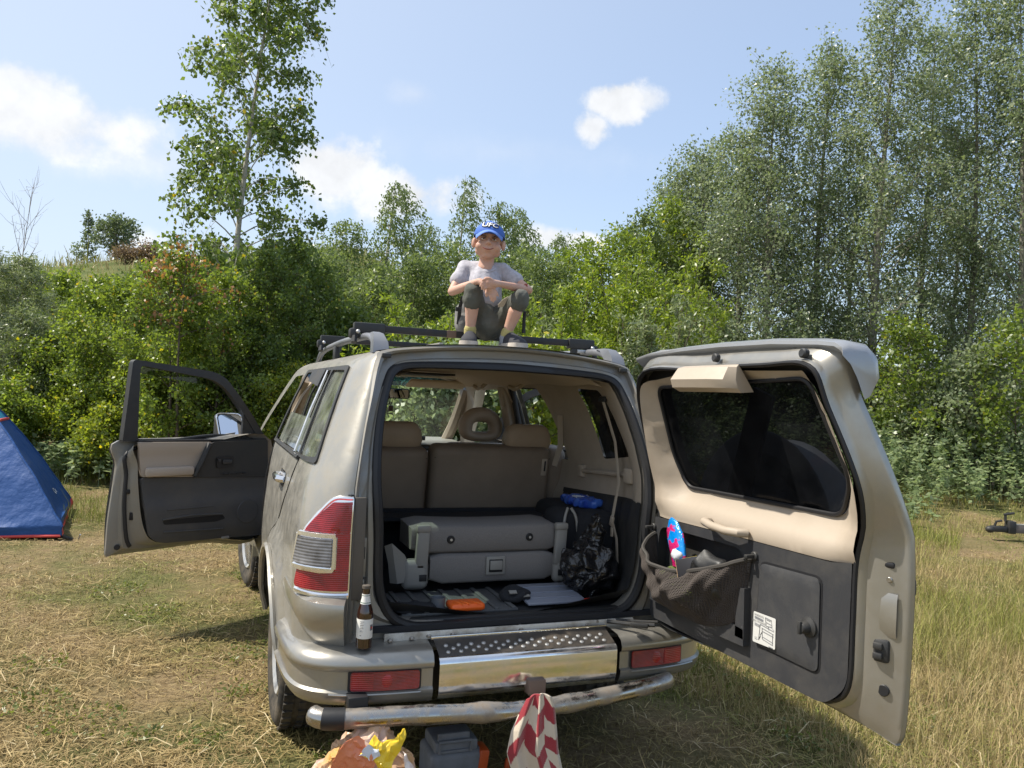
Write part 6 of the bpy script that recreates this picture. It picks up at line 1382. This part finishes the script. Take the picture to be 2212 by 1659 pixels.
m2 = MB(); m2.loft([[(.0318*math.cos(a), .0318*math.sin(a), z) for a in np.linspace(-.95, -.62, 6)] for z in (.077, .084)], closed=False); m2.build('label_emblem', mat('print_red', (.45, .02, .02), .5), lb, smooth=False)
m2 = MB(); m2.lathe([(.0162, .2255), (.0162, .2365), (.012, .2385), (.0, .2388)], 20); m2.build('foil_rim', MATS['brown_plate0'], bt)
# towel on the guard bar
tw_ = thing('striped_towel', 'red and cream striped towel hung over the guard bar', 'towel', (-.005, -.215, .46))
tm = bpy.data.materials.new('towel_terry'); tm.use_nodes = True; t = tm.node_tree; b = t.nodes['Principled BSDF']; b.inputs['Roughness'].default_value = .95; b.inputs['Sheen Weight'].default_value = .4
at2 = N(t, 'ShaderNodeAttribute', attribute_name='Col'); t.links.new(at2.outputs['Color'], b.inputs['Base Color'])
bp2 = N(t, 'ShaderNodeBump'); bp2.inputs['Strength'].default_value = .6; bp2.inputs['Distance'].default_value = .004; t.links.new(tnoise(t, N(t, 'ShaderNodeTexCoord').outputs['Object'], 260, 3), bp2.inputs['Height']); t.links.new(bp2.outputs[0], b.inputs['Normal'])
nu, nv = 130, 100; VV = []; CC = []
for j in range(nv+1):
    v = j/nv
    for i in range(nu+1):
        u = i/nu*2-1; xl = np.interp(v, [0, .08, .29, .5, .78, 1], [-.050, -.068, -.108, -.126, -.094, -.08]); xr_ = np.interp(v, [0, .08, .29, .5, .78, 1], [.046, .058, .070, .080, .110, .128]); w = (xr_-xl)/2; fold = .030*(abs(math.sin((u-.02)*3.9))-.6)*min(1, .35+v*1.6)*(1-.3*v)+.014*math.sin(u*4.2+2.2+v)*min(1, v*2)
        x = (xl+xr_)/2+w*u*(1-.06*math.cos(u*3)); z = .034*math.sqrt(max(0, 1-u*u*.8))*(1-v)**3-.34*v-.030*v*abs(u)**1.5+.02*v*math.sin(5*u)
        y = -.034-.018*v-.030*(1-abs(u))*min(1, v*3)+fold
        VV.append((x, y, z))
        # stripes run diagonally over the folded cloth
        s = (4.6*v+1.9*u+1.9 if u < -.42 else 5.2*v-1.2*u+.2 if u < -.02 else 5.8*v+1.0*u+.9 if u < .38 else 6.2*v-.5*u+2.0)+.16*math.sin(9*v+4*u)+.03*math.sin(21*u)
        red = (math.floor(s) % 2 == 0); CC.append((.30, .026, .036) if red else (.60, .51, .40))
idx = np.arange((nv+1)*(nu+1)).reshape(nv+1, nu+1); FF = np.stack([idx[:-1, :-1].ravel(), idx[1:, :-1].ravel(), idx[1:, 1:].ravel(), idx[:-1, 1:].ravel()], 1)
cl = fast_mesh('cloth', np.array(VV), FF, tm, tw_, True, col=np.array(CC)); so_ = cl.modifiers.new('thick', 'SOLIDIFY'); so_.thickness = .008; so_.offset = 0
m2 = MB(); m2.tube([np.array(VV[j*(nu+1)]) for j in range(14, nv+1, 5)], .0045, 6); m2.tube([np.array(VV[j*(nu+1)+nu]) for j in range(14, nv+1, 5)], .0045, 6); m2.build('hem', mat('towel_hem', (.66, .57, .46), .95), tw_)
# rubbish bag below the bar
def pmat(name, col, **k): return mat(name, col, .32, spec=.5, bump=.6, bscale=26, bdist=.012, **k)
rb = thing('rubbish_bag', 'crumpled orange, white and yellow carrier bag of rubbish hung under the guard bar', 'bag', (-.66, -.20, .16))
def sheet(name, pts, m, amp=.012, sc=14, seed=1, th=.002, parent=rb, loc=None):
    mb = MB(); mb.panel(pts, lambda a, b_: (a, -.26-.05*math.sin((a+.85)*5)-.02*math.sin(b_*22+a*9), b_), (), .010, th); crumple(mb, amp, sc, seed); crumple(mb, .009, 48, seed+3); crumple(mb, .004, 110, seed+5); o = mb.build(name, m, parent, angle=24); o.data.transform(Matrix.Translation((.66, .20, -.16))); return o
m2 = MB(); m2.ball((-.665, -.20, .17), 1, (.185, .10, .24), sub=5); crumple(m2, .045, 9, 3); crumple(m2, .030, 24, 5); crumple(m2, .012, 60, 8); o = m2.build('bag_body', pmat('bag_print', (.62, .46, .40), col2=(.55, .30, .08), vscale=7), rb, angle=26); o.data.transform(Matrix.Translation((.66, .20, -.16)))
orange_p = pmat('orange_film', (.66, .22, .11)); yellow_p = pmat('yellow_film', (.80, .55, .03)); white_p = pmat('white_film', (.62, .64, .70))
sheet('orange_panel', [(-.86, .08), (-.80, .33), (-.775, .42), (-.72, .425), (-.655, .335), (-.74, .22), (-.78, .08)], orange_p, seed=2)
sheet('yellow_panel', [(-.715, .365), (-.665, .415), (-.63, .40), (-.56, .425), (-.545, .405), (-.59, .33), (-.605, .26), (-.64, .30), (-.67, .345)], yellow_p, .022, 18, 4)
sheet('white_panel', [(-.735, .10), (-.72, .24), (-.665, .315), (-.635, .26), (-.60, .18), (-.61, .08)], white_p, .02, 16, 6)
sheet('white_panel', [(-.72, .365), (-.69, .395), (-.655, .385), (-.64, .36), (-.67, .345)], white_p, .012, 20, 7)
sheet('white_panel', [(-.575, .10), (-.57, .25), (-.555, .35), (-.53, .31), (-.51, .20), (-.50, .10)], pmat('printed_film', (.62, .42, .36), col2=(.72, .66, .62), vscale=20), .02, 16, 8)
sheet('yellow_panel', [(-.60, .10), (-.605, .20), (-.57, .24), (-.56, .10)], orange_p, .015, 16, 9)
# grey canister on the ground behind the bar
cn = thing('tool_case', 'grey plastic case with an orange corner on the grass under the bumper', 'case', (-.215, .17, 0))
casem = mat('grey_case', (.21, .22, .24), .55, dirt=.4, dcol=(.10, .095, .09), dscale=9, bump=.2, bscale=150); oran = mat('orange_plastic', (.62, .10, .02), .45)
m2 = MB(); m2.box((0, 0, .075), (.25, .20, .15), bev=.025, seg=3); m2.build('case_body', casem, cn)
m2 = MB(); m2.box((-.01, .0, .170), (.19, .17, .05), bev=.012); m2.build('case_lid', casem, cn)
m2 = MB(); m2.box((-.02, -.065, .19), (.14, .02, .07), bev=.006); m2.box((-.02, -.085, .155), (.125, .02, .012), bev=.003); m2.tube([(-.085, -.09, .15), (-.085, -.09, .195), (.05, -.09, .195), (.05, -.09, .15)], .008, 6); m2.build('case_handle', casem, cn)
m2 = MB(); m2.box((.105, -.055, .085), (.045, .10, .13), Matrix.Rotation(.12, 3, 'Y'), bev=.010); m2.build('corner_guard', oran, cn)
m2 = MB(); m2.tube([(-.02, .10, .20), (.06, .11, .235), (.12, .10, .25)], .010, 6); m2.build('red_hose', mat('dull_red', (.25, .03, .02), .6), cn)
og = thing('orange_peg', 'small orange plastic tip sticking out of the grass beside the towel', 'peg', (.02, .12, 0)); m2 = MB(); m2.lathe([(.012, 0), (.012, .05), (.007, .075), (.0, .08)], 10); m2.build('peg_body', oran, og)
# things in the boot
ob = thing('orange_float', 'bright orange rounded plastic piece lying on the boot sill', 'box', (-.20, .135, .733))
m2 = MB(); m2.box((0, 0, .017), (.155, .10, .034), bev=.016, seg=3); m2.build('moulded_body', mat('bright_orange', (.85, .13, .015), .4), ob)
m2 = MB()
for x in (-.04, -.01, .03): m2.box((x, -.02, .0345), (.005, .07, .004), Matrix.Rotation(.4, 3, 'Z'), bev=.001)
m2.build('moulded_rib', mat('orange_edge', (.95, .22, .04), .4), ob)
cu = thing('grey_cup', 'dark grey open cup left of the orange piece in the boot', 'cup', (-.315, .16, .733)); m2 = MB(); m2.lathe([(.028, 0), (.032, .05), (.030, .05), (.026, .006), (.0, .006)], 20); m2.build('cup_wall', mat('grey_cup', (.13, .14, .155), .4), cu)
gb_ = thing('dark_cloth', 'dark crumpled cloth on the boot floor behind the sill', 'cloth', (-.42, .16, .735)); m2 = MB(); m2.ball((0, 0, .010), 1, (.11, .05, .022), sub=4); crumple(m2, .012, 26, 2); m2.build('cloth_body', carpet, gb_)
bx = thing('plastic_sheet', 'translucent grey plastic lid leaning on the boot floor', 'lid', (.24, .26, .735))
lidm = mat('milky_plastic', (.24, .26, .32), .28, spec=.6, bump=.1, bscale=12); m2 = MB(); m2.box((0, 0, .012), (.29, .25, .012), Matrix.Rotation(.10, 3, 'X'), bev=.004); m2.build('lid_plate', lidm, bx)
m2 = MB()
for y in (-.07, -.0, .07): m2.box((0, y, .020+.1*y), (.27, .006, .006), Matrix.Rotation(.10, 3, 'X'), bev=.002)
m2.build('lid_ridge', lidm, bx)
rp_ = thing('red_clip', 'tiny red clip at the right end of the boot sill', 'clip', (.385, .13, .735)); m2 = MB(); m2.box((0, 0, .008), (.035, .02, .014), bev=.003); m2.build('clip_body', mat('clip_red', (.5, .03, .02), .4), rp_)
bk = thing('cable_bundle', 'black bundle with small pale tags on the boot floor', 'bundle', (.07, .24, .735)); m2 = MB(); m2.ball((0, 0, .02), 1, (.075, .07, .03), sub=4); crumple(m2, .02, 22, 9); m2.build('bundle_body', carpet, bk); m2 = MB(); m2.box((-.03, -.05, .045), (.035, .02, .004), Matrix.Rotation(.5, 3, 'X')); m2.box((.03, -.065, .03), (.03, .012, .004), Matrix.Rotation(.5, 3, 'X')); m2.build('tag', greypl, bk)
binm = mat('black_film', (.012, .012, .014), .16, spec=.7, bump=.9, bscale=17, bdist=.03)
bb_ = thing('bin_bag', 'shiny black plastic bag slumped in the right corner of the boot', 'bag', (.475, .30, .735))
m2 = MB(); m2.ball((0, 0, .11), 1, (.145, .115, .125), sub=5); m2.ball((.02, .02, .23), 1, (.05, .045, .14), sub=4); o = remesh(m2, 'bag_film', binm, bb_, .007, 2)
vv = np.array([v.co for v in o.data.vertices]); 
for v in o.data.vertices:
    p = v.co.copy(); v.co = p+mnoise.noise_vector(p*12)*.040+mnoise.noise_vector(p*30+Vector((3, 1, 2)))*.022
hb = thing('black_bag', 'black bag with grey piping wedged between folded seat and wheelhouse', 'bag', (.455, .60, .735))
m2 = MB(); m2.box((0, 0, .18), (.14, .20, .36), bev=.05, seg=3); m2.build('bag_body', carpet, hb)
for x in (-.045, .045):
    m2 = MB(); m2.tube(curve_pts([(x-.012, -.108, .06), (x, -.112, .2), (x*.7, -.108, .32), (x*.2, -.09, .37)], 10), .0075, 6); m2.build('piping', greypl, hb)
bw_ = thing('wipes_pack', 'blue plastic pack of wipes lying on the wheelhouse cover', 'pack', (.615, .70, 1.092))
m2 = MB(); m2.box((0, 0, .022), (.15, .26, .044), bev=.018, seg=3); bmx = MB(); bmx.add(m2.v, m2.f); o = remesh(m2, 'pack_film', mat('blue_film', (.02, .06, .40), .25, bump=.8, bscale=35, bdist=.01, col2=(.06, .16, .55), var=.1, vscale=18), bw_, .006, 1)
for v in o.data.vertices: v.co = v.co+mnoise.noise_vector(v.co*26)*.012
m2 = MB()
for k in range(6): m2.box((-.05+.018*k, -.02+.02*(k % 3), .047), (.006, .05, .004), Matrix.Rotation(.5*k, 3, 'Z'))
m2.build('pack_print', white_p, bw_)
# things in the net pocket
def netp(s, z, o): return TP(s, z, o)
sn = thing('snack_packet', 'blue and pink foil packet sticking up out of the net pocket', 'packet', netp(.28, 1.08, -.07))
foil = bpy.data.materials.new('printed_foil'); foil.use_nodes = True; t = foil.node_tree; b = t.nodes['Principled BSDF']; b.inputs['Roughness'].default_value = .22; b.inputs['Metallic'].default_value = .1; b.inputs['Coat Weight'].default_value = .5
nn = tnoise(t, N(t, 'ShaderNodeTexCoord').outputs['Object'], 17, 2); t.links.new(mixc(t, mrange(t, nn, .50, .53), (.0, .24, .72, 1), (.62, .02, .16, 1)), b.inputs['Base Color'])
bp3 = N(t, 'ShaderNodeBump'); bp3.inputs['Strength'].default_value = .6; bp3.inputs['Distance'].default_value = .01; t.links.new(tnoise(t, N(t, 'ShaderNodeTexCoord').outputs['Object'], 40, 3), bp3.inputs['Height']); t.links.new(bp3.outputs[0], b.inputs['Normal'])
m2 = MB(); rgs = []
for q, w_, d_, sh in ((-.10, .050, .014, .034), (-.05, .058, .020, .024), (.0, .060, .020, .004), (.04, .052, .015, -.012), (.078, .034, .009, -.028), (.098, .010, .004, -.036)):
    rgs.append([(d_*math.sin(a), -(sh+w_*math.cos(a)), q) for a in np.linspace(0, 2*math.pi, 16, endpoint=False)])
m2.loft(rgs, closed=True, cap=True); crumple(m2, .012, 28, 3); m2.build('foil_bag', foil, sn, angle=80)
m2 = MB(); m2.box((-.008, -.035, -.045), (.05, .06, .05), Matrix.Rotation(.5, 3, 'X'), bev=.018); crumple(m2, .012, 30, 8); m2.build('torn_edge', white_p, sn, angle=80)
sb_ = thing('small_carton', 'small dark carton with a yellow flash in the net pocket', 'carton', netp(.43, 1.01, -.08))
m2 = MB(); m2.box((0, 0, 0), (.05, .13, .07), Matrix.Rotation(-.35, 3, 'X') @ Matrix.Rotation(.4, 3, 'Z'), bev=.002); m2.build('carton_body', mat('dark_carton', (.03, .03, .035), .4), sb_)
RC = Matrix.Rotation(-.35, 3, 'X') @ Matrix.Rotation(.4, 3, 'Z')
m2 = MB(); m2.box(RC @ Vector((0, 0, .0362)), (.018, .09, .002), RC); m2.build('yellow_flash', mat('yellow_print', (.75, .55, .03), .4), sb_); m2 = MB(); m2.box(RC @ Vector((.0, .066, .0)), (.052, .002, .07), RC); m2.build('carton_flap', mat('card_brown', (.36, .24, .14), .8), sb_)
dg_ = thing('dark_pouch', 'dark gear and straps stuffed in the net pocket beside the carton', 'pouch', netp(.52, .98, -.07)); m2 = MB(); m2.ball((0, 0, 0), 1, (.05, .12, .10), sub=4); crumple(m2, .03, 18, 4); m2.build('pouch_body', blackpl, dg_)
gc = thing('green_cloth', 'green leaf-patterned cloth bundled inside the net pocket', 'cloth', netp(.30, .90, -.05)); m2 = MB(); m2.ball((0, 0, 0), 1, (.05, .15, .075), sub=4); crumple(m2, .025, 18, 6); m2.build('cloth_body', mat('green_print', (.16, .22, .03), .8, col2=(.03, .035, .02), vscale=22), gc)
# ------------------------------------------------------------------ tent on the left
TA = Vector(ground_at(150, 8.0)); TB = Vector(ground_at(168, 9.8)); TD = TA+Vector((-2.25, .25, 0)); TC = TB+Vector((-2.25, .25, 0)); TCen = (TA+TB+TC+TD)/4
tent = thing('tent', 'blue dome tent with red hem cut off by the left edge', 'tent', tuple(TCen))
tent_m = mat('tent_blue', (.008, .068, .25), .6, bump=.6, bscale=8, bdist=.03, var=.12, vscale=2); teal = mat('tent_teal', (.03, .30, .46), .5); redm = mat('red_piping', (.60, .06, .05), .6)
prof_t = [(1.0, .04), (1.0, .14), (.91, .30), (.74, .62), (.53, .95), (.36, 1.20), (.18, 1.40), (.04, 1.46)]
crn = [q-TCen for q in (TA, TB, TC, TD)]
def tpt(e, w, k):                       # side e, position w along it, profile k
    i = min(int(k), len(prof_t)-2); fz = k-i; s = prof_t[i][0]*(1-fz)+prof_t[i+1][0]*fz; z = prof_t[i][1]*(1-fz)+prof_t[i+1][1]*fz
    p = crn[e].lerp(crn[(e+1) % 4], w)*s; sag = .93+.07*abs(2*w-1)**1.5 if k > 1 else 1-.02*math.sin(math.pi*w); nz_ = mnoise.noise(Vector((w*5, k*1.3, e*3.1)))*.018
    return (p.x*(sag+nz_), p.y*(sag+nz_), z+.035*(1-abs(2*w-1))*(-1 if k < .5 else 0))
for nm, k0_, k1_, m_ in (('fly_sheet', 0, 4.75, tent_m), ('top_panel', 4.75, 7, teal)):
    m2 = MB(); m2.loft([[tpt(e, w, k) for e in range(4) for w in np.linspace(0, 1, 14)[:-1]] for k in np.linspace(k0_, k1_, 24 if k0_ == 0 else 9)], closed=True, cap=(k0_ > 0)); m2.build(nm, m_, tent, angle=50)
for k_ in (0, 4.75):
    m2 = MB(); m2.tube([Vector(tpt(e, w, k_))*1.003 for e in range(4) for w in np.linspace(0, 1, 14)[:-1]]+[Vector(tpt(0, 0, k_))*1.003], .016, 6, cap=False); m2.build('piping', redm, tent)
m2 = MB(); m2.tube([Vector(tpt(0, 1, k))*1.004 for k in np.linspace(0, 1, 4)], .018, 6); m2.tube([Vector(tpt(0, 1, 1))*1.004+Vector((0, 0, .0)), Vector(tpt(0, .98, 0))*1.01], .016, 6); m2.build('piping', redm, tent)
for w_ in (.33, .66):
    m2 = MB(); m2.tube([Vector(tpt(3, w_, k))*1.002 for k in np.linspace(0, 4.75, 24)], .005, 5); m2.build('seam', mat('tent_seam%d' % int(w_*10), (.006, .05, .18), .7), tent)
for e in range(4):
    m2 = MB(); m2.tube([Vector(tpt(e, 0, k))*1.002 for k in np.linspace(0, 7, 30)], .012, 6); m2.build('pole_sleeve', tent_m, tent)
m2 = MB(); q = crn[0]*1.0; m2.box((q.x+.03, q.y+.05, .02), (.16, .05, .03), Matrix.Rotation(.4, 3, 'Y'), bev=.006); m2.build('corner_strap', blackpl, tent); m2 = MB(); m2.tube([(q.x+.16, q.y+.02, .0), (q.x+.18, q.y-.01, .05)], .008, 6); m2.build('peg', alu, tent)
v, f = text_geo('Qu', .10); m2 = MB()
P0 = Vector(tpt(0, .72, 2.05)); Px = (Vector(tpt(0, .90, 2.05))-P0).normalized(); Pz = (Vector(tpt(0, .72, 2.9))-P0).normalized(); Pn = Px.cross(Pz).normalized()
m2.add([P0+Px*a[0]+Pz*a[1]+Pn*.012 for a in v], f); m2.build('lettering', white_m, tent, smooth=False)
# ------------------------------------------------------------------ trailer drawbar at the right edge
gd = Vector(ground_at(2178, 10.6)); rr_ = Vector((RH[0], RH[1], 0))
db = thing('trailer_drawbar', 'dark trailer drawbar with hitch and jockey handle lying in the grass at the right edge', 'trailer', tuple(gd), -YAW)
grm = mat('dull_grey_metal', (.14, .125, .125), .6, .3, dirt=.5, dcol=(.2, .16, .12))
m2 = MB(); m2.box((.62, .0, .17), (1.0, .09, .11), bev=.008); m2.build('beam', grm, db); m2 = MB(); m2.box((.62, -.001, .228), (1.0, .095, .012)); m2.build('beam_top', greypl, db)
m2 = MB(); m2.box((.09, 0, .19), (.10, .12, .17), bev=.015); m2.box((-.07, 0, .16), (.22, .09, .08), bev=.02); m2.ball((-.18, 0, .15), .06, (1, .9, .8)); m2.build('hitch', blackpl, db)
m2 = MB(); m2.tube([(.02, 0, .27), (.02, 0, .36)], .018, 8); m2.tube([(.0, 0, .355), (.13, -.01, .38)], .017, 8); m2.build('handle', blackpl, db); m2 = MB(); m2.tube([(-.13, 0, .18), (-.11, -.02, .26), (-.04, -.02, .275)], .016, 8); m2.build('lever', blackpl, db)
m2 = MB(); m2.tube(curve_pts([(.38, .05, .60), (.30, .03, .48), (.34, .02, .36), (.45, .02, .30), (.6, 0, .24)], 16), .010, 6); m2.build('cable', greypl, db)
print('built', len(bpy.data.objects))
